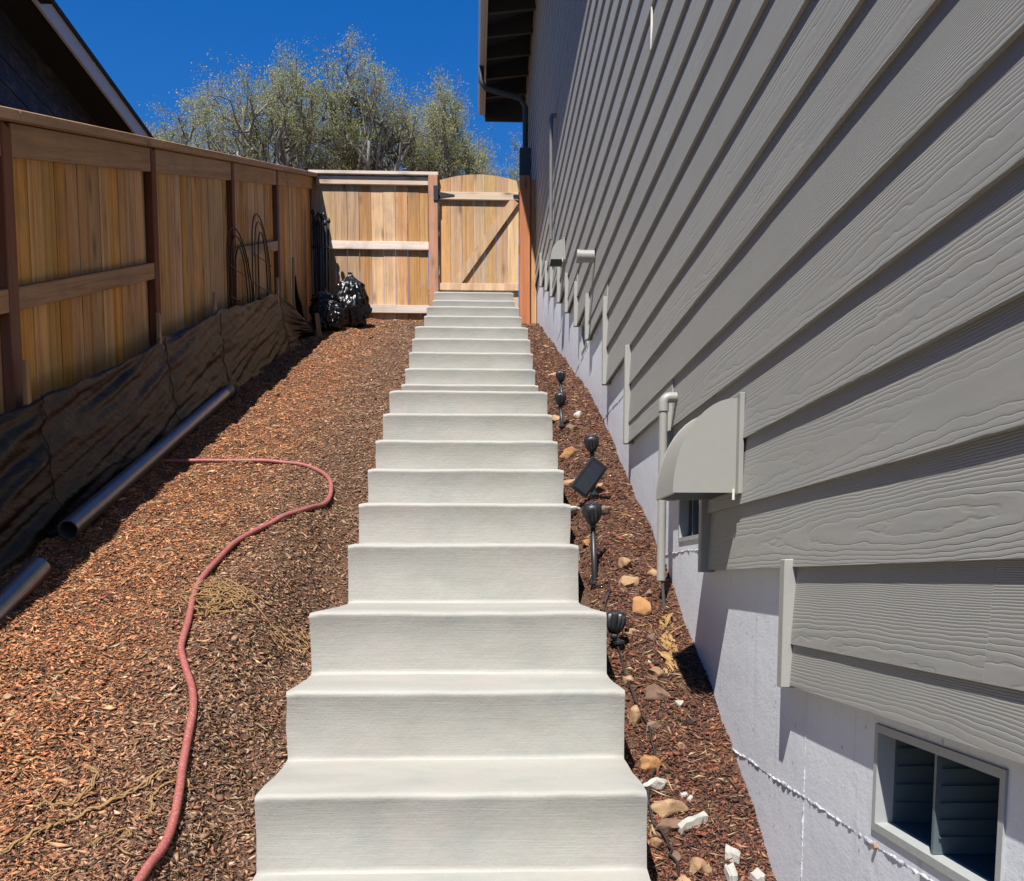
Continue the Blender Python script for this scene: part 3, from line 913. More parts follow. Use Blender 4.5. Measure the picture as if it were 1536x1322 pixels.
# eave: sheathing, rafter tails, fascia, gutter, downspout
EZ = 6.44
mb = MB(); mb.hexa([(0.16, -3, EZ + 0.15), (1.6, -3, EZ + 0.60), (1.6, 14.6, EZ + 0.60), (0.16, 14.6, EZ + 0.15),
                    (0.16, -3, EZ + 0.19), (1.6, -3, EZ + 0.64), (1.6, 14.6, EZ + 0.64), (0.16, 14.6, EZ + 0.19)])
roof = mb.build('roof', M['eavedark'], house)
mb = MB(); mb.hexa([(0.10, -3.05, EZ + 0.195), (7.5, -3.05, EZ + 2.45), (7.5, 14.66, EZ + 2.45), (0.10, 14.66, EZ + 0.195),
                    (0.10, -3.05, EZ + 0.215), (7.5, -3.05, EZ + 2.47), (7.5, 14.66, EZ + 2.47), (0.10, 14.66, EZ + 0.215)])
mb.build('shingles', M['shingle'], roof)
for k in range(34):
    y = 14.1 - 0.5 * k
    mb = MB(); mb.hexa([(0.195, y - 0.022, EZ + 0.03), (0.79, y - 0.022, EZ + 0.10), (0.79, y + 0.022, EZ + 0.10), (0.195, y + 0.022, EZ + 0.03),
                        (0.195, y - 0.022, EZ + 0.158), (0.79, y - 0.022, EZ + 0.342), (0.79, y + 0.022, EZ + 0.342), (0.195, y + 0.022, EZ + 0.158)])
    mb.build('rafter', M['eavedark'], roof)
mb = MB(); mb.box(0.165, 0.19, -3, 14.58, EZ, EZ + 0.148); mb.build('fascia', M['fascia'], house)
mb = MB(); mb.add([(0.162, -3, EZ + 0.012), (0.112, -3, EZ + 0.012), (0.09, -3, EZ + 0.06), (0.09, -3, EZ + 0.125), (0.162, -3, EZ + 0.125),
                   (0.162, 14.55, EZ + 0.012), (0.112, 14.55, EZ + 0.012), (0.09, 14.55, EZ + 0.06), (0.09, 14.55, EZ + 0.125), (0.162, 14.55, EZ + 0.125)],
                  [(4, 3, 2, 1, 0), (5, 6, 7, 8, 9)] + [(i, (i + 1) % 5, (i + 1) % 5 + 5, i + 5) for i in range(5)])
gut = mb.build('gutter', M['fascia'], house, auto=30)
mb = MB(); mb.box(0.19, 0.79, 14.585, 14.61, EZ - 0.05, EZ + 0.5); mb.build('end_board', M['eavedark'], house)
mb = MB(); mb.tube([(0.125, 13.25, EZ + 0.02), (0.125, 13.25, EZ - 0.16), (0.18, 13.25, EZ - 0.24), (0.62, 13.3, EZ - 0.33), (0.69, 13.32, EZ - 0.42), (0.69, 13.32, 3.2)], 0.035, 8)
mb.build('downspout', M['eavedark'], house, smooth=True)
mb = MB(); mb.box(0.60, 0.732, 12.9, 13.05, 4.75, 5.35); mb.build('meter_box', M['eavedark'], house, bevel=0.006)

# ------------------------------------------------------------------ neighbouring house
nh = empty('house', (-5.5, 9.0, 2.0))
tag(nh, 'dark navy neighbouring house with grey eave rising beyond the fence', 'house')
NX = -3.73; NZ = 4.49
mb = MB(); mb.box(-9.5, NX - 0.02, -2, 13.6, -0.6, 4.62); mb.build('wall', M['nsoffit'], nh)
for k in range(16):
    z = NZ + 0.02 - 0.187 * (k + 1)
    mb = MB(); T = 0.009
    mb.hexa([(NX - 0.018, -2, z), (NX, -2, z), (NX, 13.62, z), (NX - 0.018, 13.62, z),
             (NX - 0.019, -2, z + 0.199), (NX - T, -2, z + 0.199), (NX - T, 13.62, z + 0.199), (NX - 0.019, 13.62, z + 0.199)])
    mb.build('siding_plank', M['navy'], nh)
mb = MB(); mb.box(NX - 0.015, -3.425, -2.3, 14.0, NZ + 0.025, NZ + 0.05); mb.build('soffit', M['nsoffit'], nh)
mb = MB(); mb.box(-3.424, -3.40, -2.3, 14.0, NZ, NZ + 0.15); mb.build('fascia', M['nfascia'], nh)
mb = MB(); mb.hexa([(-3.37, -2.35, NZ + 0.152), (-3.37, 14.05, NZ + 0.152), (-6.9, 14.05, NZ + 1.6), (-6.9, -2.35, NZ + 1.6),
                    (-3.37, -2.35, NZ + 0.175), (-3.37, 14.05, NZ + 0.175), (-6.9, 14.05, NZ + 1.625), (-6.9, -2.35, NZ + 1.625)])
mb.build('roof', M['shingle'], nh, auto=30)
mb = MB(); mb.box(-3.398, -3.30, -2.3, 8.45, NZ + 0.03, NZ + 0.148); mb.build('gutter', M['nsoffit'], nh)
mb = MB(); mb.tube([(-3.345, 7.75, NZ + 0.06), (-3.345, 7.75, NZ - 0.07), (-3.42, 7.75, NZ - 0.15), (-3.62, 7.75, NZ - 0.20), (-3.69, 7.75, NZ - 0.30), (-3.69, 7.75, 0.5)], 0.045, 4)
mb.build('downspout', M['nfascia'], nh, auto=30)

# ------------------------------------------------------------------ silt fence along the boards
silt = empty('silt_fence', (-1.74, 6.0, 0.8))
tag(silt, 'sagging black fabric silt fence held by short wooden stakes', 'silt fence')
SY = [0.9, 2.5, 4.29, 5.92, 7.2, 9.5, 10.35]
ST = [-0.46, 0.11, 0.775, 1.385, 1.875, 2.64, 2.80]
def silt_x(y, v, z):
    base = -1.755 + 0.075 * (1 - v) ** 1.5
    k = np.interp(y, SY, range(len(SY))); fr = abs(k - round(k))
    rdg = lambda n: 0.5 - abs(n)
    fold = rdg(mnoise.noise(Vector((y * 0.55, v * 4.2 - y * 0.75, 1.7)))) * 0.045 + rdg(mnoise.noise(Vector((y * 0.9, v * 9.5 - y * 1.6, 5.7)))) * 0.032 + rdg(mnoise.noise(Vector((y * 3.2, v * 15 + y * 2.0, 2.2)))) * 0.012 - 0.03
    gather = math.exp(-(fr / 0.06) ** 2)
    return base + fold * (1 - 0.45 * gather) - 0.008 * gather
ny, nv = 420, 40
vs = []
for i in range(ny + 1):
    y = 0.9 + (10.35 - 0.9) * i / ny
    zt = float(np.interp(y, SY, ST))
    k = np.interp(y, SY, range(len(SY))); fr = k - math.floor(k)
    zt -= 0.018 * math.sin(math.pi * fr) + 0.012 * mnoise.noise(Vector((y * 4, 0, 0)))
    zb = float(gl(y)) - 0.03
    if y > 9.5:
        zt -= 0.25 * (y - 9.5)
    for j in range(nv + 1):
        v = j / nv
        z = zb + (zt - zb) * v
        xx = silt_x(y, v, z)
        if y > 9.5: xx += 0.16 * (y - 9.5) * (0.6 + 0.5 * math.sin(v * 5 + y * 6))
        vs.append((xx, y, z))
fs = []
for i in range(ny):
    for j in range(nv):
        a = i * (nv + 1) + j
        fs.append((a, a + nv + 1, a + nv + 2, a + 1))
mb = MB(); mb.add(vs, fs); fo = mb.build('fabric', M['fabric'], silt, smooth=True)
md = fo.modifiers.new('thick', 'SOLIDIFY'); md.thickness = 0.0025
for y, zt, lean in [(2.40, 0.20, -0.02), (4.14, 0.865, -0.03), (5.86, 1.50, 0.0), (7.13, 1.965, 0.0), (9.42, 2.74, 0.01), (10.28, 3.18, 0.0)]:
    zg = float(gl(y)) - 0.25; x0 = -1.800; w = 0.019
    mb = MB(); mb.hexa([(x0, y - w, zg), (x0 + 0.02, y - w, zg), (x0 + 0.02, y + w, zg), (x0, y + w, zg),
                        (x0 + 0.012, y - w + lean, zt), (x0 + 0.032, y - w + lean, zt), (x0 + 0.032, y + w + lean, zt - 0.008), (x0 + 0.012, y + w + lean, zt - 0.008)])
    mb.build('stake', M['stake'], silt, bevel=0.002)
    if 4 < y < 10:      # the stitched sleeve that runs down the cloth at each stake
        pts = [(float(silt_x(y + .06, v, 0)) + 0.006 + 0.004 * math.sin(v * 40), y + 0.06 + 0.006 * math.sin(v * 23), float(gl(y)) + (zt - 0.12 - float(gl(y))) * v) for v in np.linspace(0.02, 1, 26)]
        mb = MB(); mb.tube(pts, 0.0028, 5); mb.build('sleeve_seam', M['fabric'], silt, smooth=True)
mb = MB(); mb.hexa([(-1.56, 10.33, 2.40), (-1.52, 10.33, 2.40), (-1.52, 10.36, 2.40), (-1.56, 10.36, 2.40), (-1.585, 10.33, 2.66), (-1.545, 10.33, 2.66), (-1.545, 10.36, 2.66), (-1.585, 10.36, 2.66)])
mb.build('stake', M['stake'], silt)

vs = []; fs = []
for i in range(13):
    for j in range(17):
        u = i / 12; v = j / 16
        vs.append((-1.775 + 0.035 * math.sin(u * 9 + v * 3) * (0.4 + v) + 0.10 * v * v, 10.30 + 0.10 * u + 0.30 * u * v, 3.02 - 0.55 * v - 0.10 * u * (1 - v) + 0.02 * math.sin(v * 14 + u * 5)))
for i in range(12):
    for j in range(16):
        a = i * 17 + j; fs.append((a, a + 17, a + 18, a + 1))
mb = MB(); mb.add(vs, fs); fo2 = mb.build('loose_end', M['fabric'], silt, smooth=True); fo2.modifiers.new('thick', 'SOLIDIFY').thickness = 0.0025

# ------------------------------------------------------------------ steel pipes lying on the slope
def steel_pipe(p0, p1, r, label):
    p0 = Vector(p0); p1 = Vector(p1)
    ctr = (p0 + p1) / 2
    e = empty('steel_pipe', (ctr.x, ctr.y, min(p0.z, p1.z) - r)); tag(e, label, 'pipe')
    d = (p1 - p0).normalized(); L = (p1 - p0).length
    mb = MB()
    n = 24; prof = [(r * 0.88, 0.18), (r * 0.88, 0.0), (r, 0.0), (r, L), (r * 0.88, L), (r * 0.88, L - 0.18)]
    u = d.orthogonal().normalized(); w = d.cross(u); vs = []
    for (rr, h) in prof:
        for j in range(n):
            a = 2 * math.pi * j / n; vs.append(p0 + d * h + (u * math.cos(a) + w * math.sin(a)) * rr)
    fs = []
    for i in range(len(prof) - 1):
        for j in range(n): fs.append((i * n + j, i * n + (j + 1) % n, (i + 1) * n + (j + 1) % n, (i + 1) * n + j))
    mb.add(vs, fs); mb.build('tube', M['steel'], e, smooth=True, auto=40)
    return e, p0, p1, d
e, p0, p1, d = steel_pipe((-1.605, 4.02, float(gl(4.02)) + 0.047), (-1.69, 7.10, float(gl(7.10)) + 0.047), 0.040, 'long steel pipe with green tip lying along the silt fence')
mb = MB(); mb.tube([p1 - d * 0.16, p1 - d * 0.012], 0.0412, 24, cap=False); mb.build('painted_tip', M['steeltip'], e, smooth=True)
steel_pipe((-1.50, 1.9, float(gl(1.9)) + 0.06), (-1.545, 3.60, float(gl(3.60)) + 0.045), 0.040, 'steel pipe end poking out of the shade below the long pipe')

# ------------------------------------------------------------------ bags, bundle and wire panels in the corner
def bag(cx, cy, zg, rx, ry, h, seed, label, neck=True):
    nu, nv_ = 96, 64; vs = []
    for j in range(nv_ + 1):
        t = j / nv_
        ph = math.pi * (t - 0.5)
        r = max(0.0, math.cos(ph)) ** 0.62; z = h * 0.5 * (1 + math.sin(ph))
        if neck and t > 0.72:
            k = (t - 0.72) / 0.28; r = r * (1 - k) + (0.10 + 0.12 * abs(k - 0.6)) * k; z = h * (0.5 * (1 + math.sin(math.pi * 0.22)) + 0.24 * k)
        for i in range(nu):
            a = 2 * math.pi * i / nu
            q = Vector((math.cos(a) * 1.6, math.sin(a) * 1.6, t * 2.6 + seed))
            f = 1 + 0.22 * mnoise.noise(q * 1.1) + 0.42 * (abs(mnoise.noise(q * 1.9)) - 0.2) + 0.26 * (abs(mnoise.noise(q * 4.1)) - 0.2) + 0.13 * (abs(mnoise.noise(q * 9.0)) - 0.2)
            f += 0.10 * math.sin(a * 9 + seed) * max(0, t - 0.45)
            sag = 0.12 * (1 - t) * mnoise.noise(Vector((math.cos(a), math.sin(a), seed)))
            vs.append((cx + rx * r * f * math.cos(a), cy + ry * r * f * math.sin(a), zg + max(0, z + sag * h)))
    fs = []
    for j in range(nv_):
        for i in range(nu): fs.append((j * nu + i, j * nu + (i + 1) % nu, (j + 1) * nu + (i + 1) % nu, (j + 1) * nu + i))
    fs.append(tuple(range(nu))[::-1]); fs.append(tuple(range(nv_ * nu, (nv_ + 1) * nu)))
    mb = MB(); mb.add(vs, fs); o = mb.build('bin_bag', M['bag'], None, smooth=True)
    tag(o, label, 'bag', 'bin bags in the fence corner')
bag(-1.33, 11.22, float(gl(11.22)) - 0.03, 0.17, 0.16, 0.58, 1.3, 'tall knotted black bin bag leaning on the sunlit fence panel')
bag(-1.53, 10.92, float(gl(10.92)) - 0.03, 0.15, 0.15, 0.34, 4.9, 'low shiny black bin bag in front of the tall bag', neck=False)
bag(-1.62, 11.25, float(gl(11.25)) - 0.03, 0.14, 0.15, 0.42, 8.2, 'dull black bin bag in the shade behind other bags')

bun = empty('pole_bundle', (-1.74, 11.62, float(gl(11.6))))
tag(bun, 'upright bundle of thin black poles strapped together in the fence corner', 'poles')
for k in range(9):
    a = k * 2.4; r = 0.018 * math.sqrt(k + 0.5)
    bx, by = -1.715 + 1.6 * r * math.cos(a), 11.66 + 1.6 * r * math.sin(a)
    zt = 4.02 + random.uniform(-0.09, 0.08)
    mb = MB(); mb.tube([(bx + 0.01, by - 0.04, float(gl(11.6)) - 0.02), (bx + 0.3 * r * math.cos(a), by + 0.02, zt)], 0.0135, 8)
    p = mb.build('pole', M['blackplastic'], bun, smooth=True)
    mb = MB(); mb.lathe([(0.02, 0), (0.024, 0.01), (0.024, 0.03), (0.014, 0.05)], (bx + 0.3 * r * math.cos(a), by + 0.02, zt - 0.006), (0, 0, 1), 8); mb.build('cap', M['blackplastic'], p, smooth=True)
for zz in (3.2, 3.72):
    mb = MB(); pts = [(-1.708 + 0.10 * math.cos(t), 11.655 + 0.10 * math.sin(t), zz + 0.02 * math.sin(t)) for t in np.linspace(0, 2 * math.pi, 20)]
    mb.tube(pts, 0.008, 6, cap=False); mb.build('strap', M['blackplastic'], bun)

def wire_panel(y0, w, x, label, hgt, tip=False):
    zg = float(gl(y0 + w / 2)); e = empty('wire_border', (x, y0 + w / 2, zg)); tag(e, label, 'garden wire')
    for k, (f, dz) in enumerate(((1.0, 0.0), (0.78, 0.05), (0.50, 0.12))):
        pts = []; top = zg + hgt - dz; hw = w * f / 2; c = y0 + w / 2
        pts.append((x + 0.004 * k, c - hw, zg - 0.15))
        for t in np.linspace(0, math.pi, 15):
            pts.append((x + 0.004 * k, c - hw * math.cos(t), top - 0.36 + 0.36 * math.sin(t) - 0.10 * math.cos(t) * -0.6))
        pts.append((x + 0.004 * k, c + hw, zg - 0.05))
        mb = MB(); mb.tube(pts, 0.006, 6); mb.build('arch', M['goldtip'] if (tip and k == 1) else M['blackiron'], e, smooth=True)
    for f in (0.45, 0.66):
        mb = MB(); mb.tube([(x + 0.016, y0, zg + hgt * f), (x + 0.016, y0 + w, zg + hgt * f + 0.12)], 0.004, 6); mb.build('cross_wire', M['blackiron'], e)
wire_panel(7.68, 0.86, -1.815, 'dark wire border with plain nested arches behind the fabric', 1.06)
wire_panel(8.52, 0.74, -1.806, 'dark wire border with one worn tan arch behind the fabric', 1.16, tip=True)

# ------------------------------------------------------------------ hose and twine
def on_ground(pts, r, lift=0.0, wig=0.0, smoothz=0):
    # smooth path by Catmull-Rom, laid on the ground
    P = [np.array(p, float) for p in pts]; out = []
    for i in range(len(P) - 1):
        a = P[max(i - 1, 0)]; b = P[i]; c = P[i + 1]; d = P[min(i + 2, len(P) - 1)]
        for t in np.linspace(0, 1, 6, endpoint=False):
            q = 0.5 * ((2 * b) + (-a + c) * t + (2 * a - 5 * b + 4 * c - d) * t * t + (-a + 3 * b - 3 * c + d) * t ** 3)
            out.append(q)
    out.append(P[-1])
    res = []
    for k, q in enumerate(out):
        x, y = q[0], q[1]
        if wig:
            x += mnoise.noise(Vector((k * 0.37, r * 99, 1))) * wig; y += mnoise.noise(Vector((k * 0.37, r * 99, 7))) * wig
        z = float(ground(x, y)) + r + lift + (abs(mnoise.noise(Vector((k * 0.21, 3, r * 50)))) * wig * 0.8 if wig else 0)
        res.append((x, y, z))
    if smoothz:
        zz = np.array([p[2] for p in res]); k = smoothz; pad_ = np.pad(zz, k, mode='edge')
        zz = np.convolve(pad_, np.ones(2 * k + 1) / (2 * k + 1), 'valid'); res = [(p[0], p[1], float(q)) for p, q in zip(res, zz)]
    return res
HOSE = [(-1.62, 5.25), (-1.342, 5.250), (-1.101, 5.245), (-0.928, 5.230), (-0.800, 5.165), (-0.705, 4.965), (-0.672, 4.750), (-0.684, 4.595), (-0.733, 4.435), (-0.805, 4.270),
        (-0.867, 4.160), (-0.929, 4.010), (-0.952, 3.830), (-0.960, 3.660), (-0.957, 3.510), (-0.940, 3.360), (-0.910, 3.195), (-0.886, 3.045), (-0.874, 2.980), (-0.836, 2.890), (-0.785, 2.770),
        (-0.757, 2.670), (-0.744, 2.570), (-0.728, 2.460), (-0.715, 2.380), (-0.705, 2.300), (-0.70, 2.210), (-0.708, 2.135), (-0.72, 2.06), (-0.76, 1.9), (-0.84, 1.7)]
mb = MB(); mb.tube(on_ground(HOSE, 0.0108, 0.007, smoothz=5), 0.0108, 12)
tag(mb.build('garden_hose', M['hose'], None, smooth=True), 'dusty red rubber hose curving down across the mulch', 'hose')

def twine(pts, r, label, group=None, strands=3):
    base = on_ground(pts, r, 0.006, 0.012)
    mb = MB()
    for s in range(strands):
        q = []
        for k, p in enumerate(base):
            a = k * 0.9 + s * 2 * math.pi / strands
            q.append((p[0] + math.cos(a) * r * 1.1 + random.uniform(-1, 1) * r * 0.4, p[1] + math.sin(a) * r * 1.1, p[2] + math.sin(a * 1.3) * r * 0.9))
        mb.tube(q, [r * random.uniform(0.55, 1.0) for _ in q], 5)
    # stray hairs
    for k in range(0, len(base) - 1):
        for _ in range(2):
            p = Vector(base[k]); dd = Vector((random.uniform(-1, 1), random.uniform(-1, 1), random.uniform(-.2, .5))) * random.uniform(0.008, 0.025)
            mb.tube([p, p + dd * 0.5 + Vector((0, 0, 0.003)), p + dd], 0.0007, 3, cap=False)
    tag(mb.build('jute_twine', M['twine'], None, smooth=True), label, 'twine', group)
twine([(-0.70, 2.43), (-0.727, 2.445), (-0.785, 2.42), (-0.817, 2.36), (-0.871, 2.29), (-0.927, 2.235), (-0.968, 2.19), (-1.033, 2.14), (-1.12, 2.10)], 0.0036, 'long frayed jute twine running from the hose down over the mulch')
twine([(-0.735, 2.42), (-0.770, 2.36), (-0.762, 2.32), (-0.759, 2.275)], 0.0026, 'short frayed jute strand hanging off the hose crossing')
twine([(-0.945, 2.43), (-0.918, 2.40), (-0.913, 2.385), (-0.924, 2.31), (-0.976, 2.285), (-1.01, 2.27)], 0.0028, 'hooked piece of jute twine lying left of the hose')
twine([(-0.80, 2.17), (-0.77, 2.20), (-0.80, 2.22), (-0.84, 2.19), (-0.86, 2.18)], 0.0024, 'small jute curl on the mulch beside the lower hose')
tang = MB()
for s in range(46):
    c = Vector((random.gauss(-0.865, 0.05), random.gauss(3.37, 0.06), 0)); pts = []
    ang = random.uniform(0, 6.28); rad = random.uniform(0.02, 0.08)
    for k in range(10):
        ang += random.uniform(-0.2, 1.1); rad *= random.uniform(0.8, 1.22)
        x = c.x + rad * math.cos(ang) * 1.1; y = c.y + rad * math.sin(ang) * 0.9
        pts.append((x, y, float(ground(x, y)) + 0.008 + random.uniform(0, 0.026)))
    tang.tube(pts, random.uniform(0.001, 0.003), 5)
tag(tang.build('twine_tangle', M['twine'], None, smooth=True), 'loose tangle of jute twine and straw right of the hose', 'twine')
tang = MB()
for s in range(22):
    c = Vector((random.gauss(-0.625, 0.035), random.gauss(3.36, 0.07), 0)); pts = []
    ang = random.uniform(0, 6.28); rad = random.uniform(0.012, 0.045)
    for k in range(7):
        ang += random.uniform(0.1, 0.6)
        x = min(c.x + rad * math.cos(ang), -0.52); y = c.y + rad * math.sin(ang) * 0.8
        pts.append((x, y, float(ground(x, y)) + 0.006 + random.uniform(0, 0.02)))
    tang.tube(pts, random.uniform(0.001, 0.0026), 4)
tag(tang.build('straw_clump', M['twine'], None, smooth=True), 'thin clump of dry straw against the edge of the steps', 'straw')

# ------------------------------------------------------------------ stones and rubble
def rock(x, y, w, d, h, mat, label, cat='stone', group=None, yaw=0.0, name='stone', blocky=0.0, sink=0.36, seed=None, z=None):
    sd_ = random.random() * 90 if seed is None else seed
    bm = bmesh.new(); bmesh.ops.create_icosphere(bm, subdivisions=3, radius=1.0)
    for v in bm.verts:
        p = v.co.copy()
        m = max(abs(p.x), abs(p.y), abs(p.z)); p = p.lerp(p / m * 0.86, blocky)
        # flattened facets
        for q in range(12):
            nrm = Vector((mnoise.noise(Vector((sd_, q, 1.3))), mnoise.noise(Vector((sd_, q, 7.3))), mnoise.noise(Vector((sd_, q, 3.9))))) 
            if nrm.length < 1e-3: continue
            nrm.normalize(); k = p.dot(nrm) - 0.56
            if k > 0: p -= nrm * k * 0.96
        p *= 1 + 0.24 * mnoise.noise(p * 1.7 + Vector((sd_, 0, 0))) + 0.05 * mnoise.noise(p * 5 + Vector((0, sd_, 0)))
        v.co = Vector((p.x * w / 2, p.y * d / 2, p.z * h / 2))
    me = bpy.data.meshes.new(name); bm.to_mesh(me); bm.free(); me.materials.append(mat)
    me.polygons.foreach_set('use_smooth', [True] * len(me.polygons)); me.set_sharp_from_angle(angle=RAD(35))
    o = bpy.data.objects.new(name, me); link(o)
    zz = float(ground(x, y)) if z is None else z
    o.location = (x, y, zz + h * (0.5 - sink)); o.rotation_euler = (0.40 + random.uniform(-.25, .25) if y > 0 else 0, random.uniform(-.2, .2), yaw)
    tag(o, label, cat, group); return o
GS = 'stones in the strip by the wall'
R_ = [(0.602, 3.92, .069, .06, .06, 'st_tan', 'pointed tan stone uphill of the pale flat stone', .4, 0),
      (0.590, 3.80, .115, .06, .05, 'st_tan', 'long pale tan flat stone left of the drain pipe', -.5, 0),
      (0.455, 3.62, .055, .05, .05, 'st_tan', 'tan stone tucked against the landing corner', .2, .3),
      (0.610, 3.57, .095, .09, .07, 'st_orange', 'rounded orange tan stone below the drain pipe', .1, .1),
      (0.620, 3.405, .04, .04, .04, 'st_brown', 'small brown stone beside the rotten yellow wood', .7, 0),
      (0.600, 3.20, .08, .07, .05, 'st_tan', 'tan stone at the foot of the rotten yellow wood', .3, .2),
      (0.575, 3.085, .095, .07, .045, 'st_brown', 'flat brown stone between landing edge and vent hood shadow', -.3, .2),
      (0.492, 2.975, .05, .085, .07, 'st_tan', 'upright tan stone leaning on the step edge', .1, .2),
      (0.504, 3.165, .05, .05, .045, 'st_tan', 'tan stone under the lowest spotlight cable', .9, 0),
      (0.500, 2.78, .075, .06, .06, 'st_orange', 'bright orange stone under the black cable', .2, 0),
      (0.512, 2.715, .09, .05, .045, 'st_pale', 'mottled white stone below the bright orange stone', .2, .2),
      (0.525, 2.63, .11, .07, .06, 'st_tan', 'blocky tan stone against the step below white stone', -.1, .5),
      (0.530, 2.575, .115, .05, .045, 'st_brown', 'long brown stone under the blocky tan stone', .25, .4),
      (0.480, 2.515, .05, .04, .04, 'st_tan', 'little tan stone wedged by the step beneath brown stone', .1, .2),
      (0.569, 2.43, .065, .065, .07, 'st_tan', 'fist sized tan stone beside the white rubble', .5, .2),
      (0.517, 2.47, .032, .03, .03, 'st_brown', 'small brown pebble beside the fist sized stone', .5, 0),
      (0.520, 5.34, .115, .06, .06, 'st_orange', 'long orange stone behind the panel spotlight', -.1, .2),
      (0.475, 4.94, .095, .06, .055, 'st_tan', 'tan stone between panel spotlight and step edge', -.3, .3),
      (0.463, 4.62, .07, .07, .10, 'st_pale', 'white concrete lump stuck to the step edge', 0, .5),
      (0.500, 5.97, .09, .07, .06, 'st_tan', 'tan stone at the foot of the upper spotlights', .2, .2),
      (0.585, 4.42, .055, .06, .06, 'st_brown', 'brown stone right of the ribbed spotlight', .2, .3),
      (0.622, 5.93, .05, .05, .05, 'st_pale', 'pale stone near the wall by the upper spotlights', .2, .2),
      (0.560, 5.66, .07, .05, .05, 'st_brown', 'brown stone uphill of the long orange stone', .7, .2),
      (0.640, 3.02, .03, .03, .025, 'st_pale', 'tiny pale pebble in the vent hood shadow edge', .2, 0),
      (0.700, 3.86, .05, .05, .045, 'st_tan', 'small tan stone pressed against the wall by the pipe', .3, .2),
      (0.655, 3.70, .045, .04, .035, 'st_brown', 'small brown stone right of the rounded orange stone', .9, .2),
      (0.555, 3.42, .04, .035, .03, 'st_tan', 'small tan stone in mulch left of the rotten wood', .6, .2),
      (0.545, 2.93, .05, .04, .035, 'st_brown', 'brown stone beside the upright leaning stone', .2, .3),
      (0.610, 2.86, .035, .03, .025, 'st_tan', 'lone small tan stone in the middle of the red mulch', .2, .2),
      (0.520, 2.36, .06, .05, .045, 'st_tan', 'tan stone under the cable below the fist sized stone', .2, .3),
      (0.600, 4.72, .05, .045, .04, 'st_tan', 'tan stone between panel spotlight and wall', .2, .3),
      (0.620, 5.25, .06, .05, .045, 'st_tan', 'tan stone by the wall level with the long orange stone', .8, .3),
      (0.560, 6.45, .07, .06, .05, 'st_tan', 'tan stone just above the upper pair of spotlights', .3, .3),
      (0.490, 4.28, .05, .05, .045, 'st_orange', 'orange stone against the step behind ribbed spotlight', .3, .3),
      (0.585, 7.3, .12, .1, .05, 'st_tan', 'flat tan stone high in the strip above spotlights', .1, .1)]
for (x, y, w, d, h, m, lab, yaw, bl) in R_:
    rock(x, y, w * 1.18, d * 1.15, h * 1.1, M[m], lab, 'stone', GS, yaw, blocky=bl)
rock(0.587, 3.265, .024, .035, .02, M['plaster'], 'white plaster flake beside the rotten yellow wood', 'rubble', 'white rubble', .4, 'plaster_piece', .6)
for (x, y, w, d, h, yaw, lab) in [(0.585, 2.575, .105, .024, .024, .45, 'long white plaster stick lying below brown stone'),
                                  (0.664, 2.455, .045, .028, .026, -.4, 'white plaster block nearest the fist sized stone'),
                                  (0.647, 2.405, .028, .045, .026, .15, 'small white plaster block lying lengthwise by the wall'),
                                  (0.712, 2.395, .034, .034, .026, .6, 'white plaster crumb touching the foundation wall'),
                                  (0.585, 2.69, .022, .014, .012, .2, 'pair of white plaster flecks in the mulch'),
                                  (0.60, 2.675, .018, .014, .012, .9, 'white plaster fleck beside another fleck')]:
    w, d, h = w * .85, d * .85, h * .8
    mb = MB(); n = 5; vs = []; fs = []
    for i in range(n + 1):
        u = i / n - 0.5
        for (a, b) in ((-.5, 0), (.5, 0), (.42, 1), (-.45, 1)):
            px = u * w + random.uniform(-.05, .05) * min(w, d); py = a * d * random.uniform(.85, 1.1)
            qx = px * math.cos(yaw) - py * math.sin(yaw); qy = px * math.sin(yaw) + py * math.cos(yaw)
            vs.append((x + qx, y + qy, float(ground(x + qx, y + qy)) + 0.004 + b * h * random.uniform(.8, 1.1)))
    for i in range(n):
        for k in range(4): fs.append((i * 4 + k, i * 4 + (k + 1) % 4, i * 4 + 4 + (k + 1) % 4, i * 4 + 4 + k))
    fs += [(3, 2, 1, 0), (n * 4, n * 4 + 1, n * 4 + 2, n * 4 + 3)]
    mb.add(vs, fs); tag(mb.build('plaster_piece', M['plaster'], None, auto=30), lab, 'rubble', 'white rubble')
for (x, y, w, d, h, m, lab) in [(-1.071, 3.07, .045, .03, .025, 'st_tan', 'flat tan chip of stone left of the hose'),
                                (-1.285, 2.755, .05, .04, .03, 'st_tan', 'rounded tan stone below the steel pipes'),
                                (-0.862, 2.79, .03, .016, .012, 'st_pale', 'pale stone sliver left of the hose bend'),
                                (-1.20, 3.62, .035, .02, .012, 'st_pale', 'white flake on the mulch near the long pipe'),
                                (-1.23, 3.46, .03, .018, .014, 'st_pale', 'white stone chip below another white flake'),
                                (-1.02, 4.75, .05, .03, .025, 'st_tan', 'tan stone inside the bend of the hose'),
                                (-0.97, 2.99, .03, .02, .02, 'st_brown', 'brown stone chip close to the flat tan chip'),
                                (-1.20, 6.2, .09, .05, .03, 'st_tan', 'tan slab of stone near the shaded pipe tip'),
                                (-1.36, 7.1, .09, .06, .03, 'st_tan', 'tan flat stone upslope of the pipe tip'),
                                (-1.0, 10.2, .12, .07, .05, 'st_tan', 'flat tan stone in front of the bin bags'),
                                (-0.80, 2.02, .035, .03, .02, 'st_pale', 'pale pebble left of the hose end')]:
    rock(x, y, w, d, h, M[m], lab, 'stone', 'loose stones on the mulch slope', random.uniform(0, 3), blocky=.3)
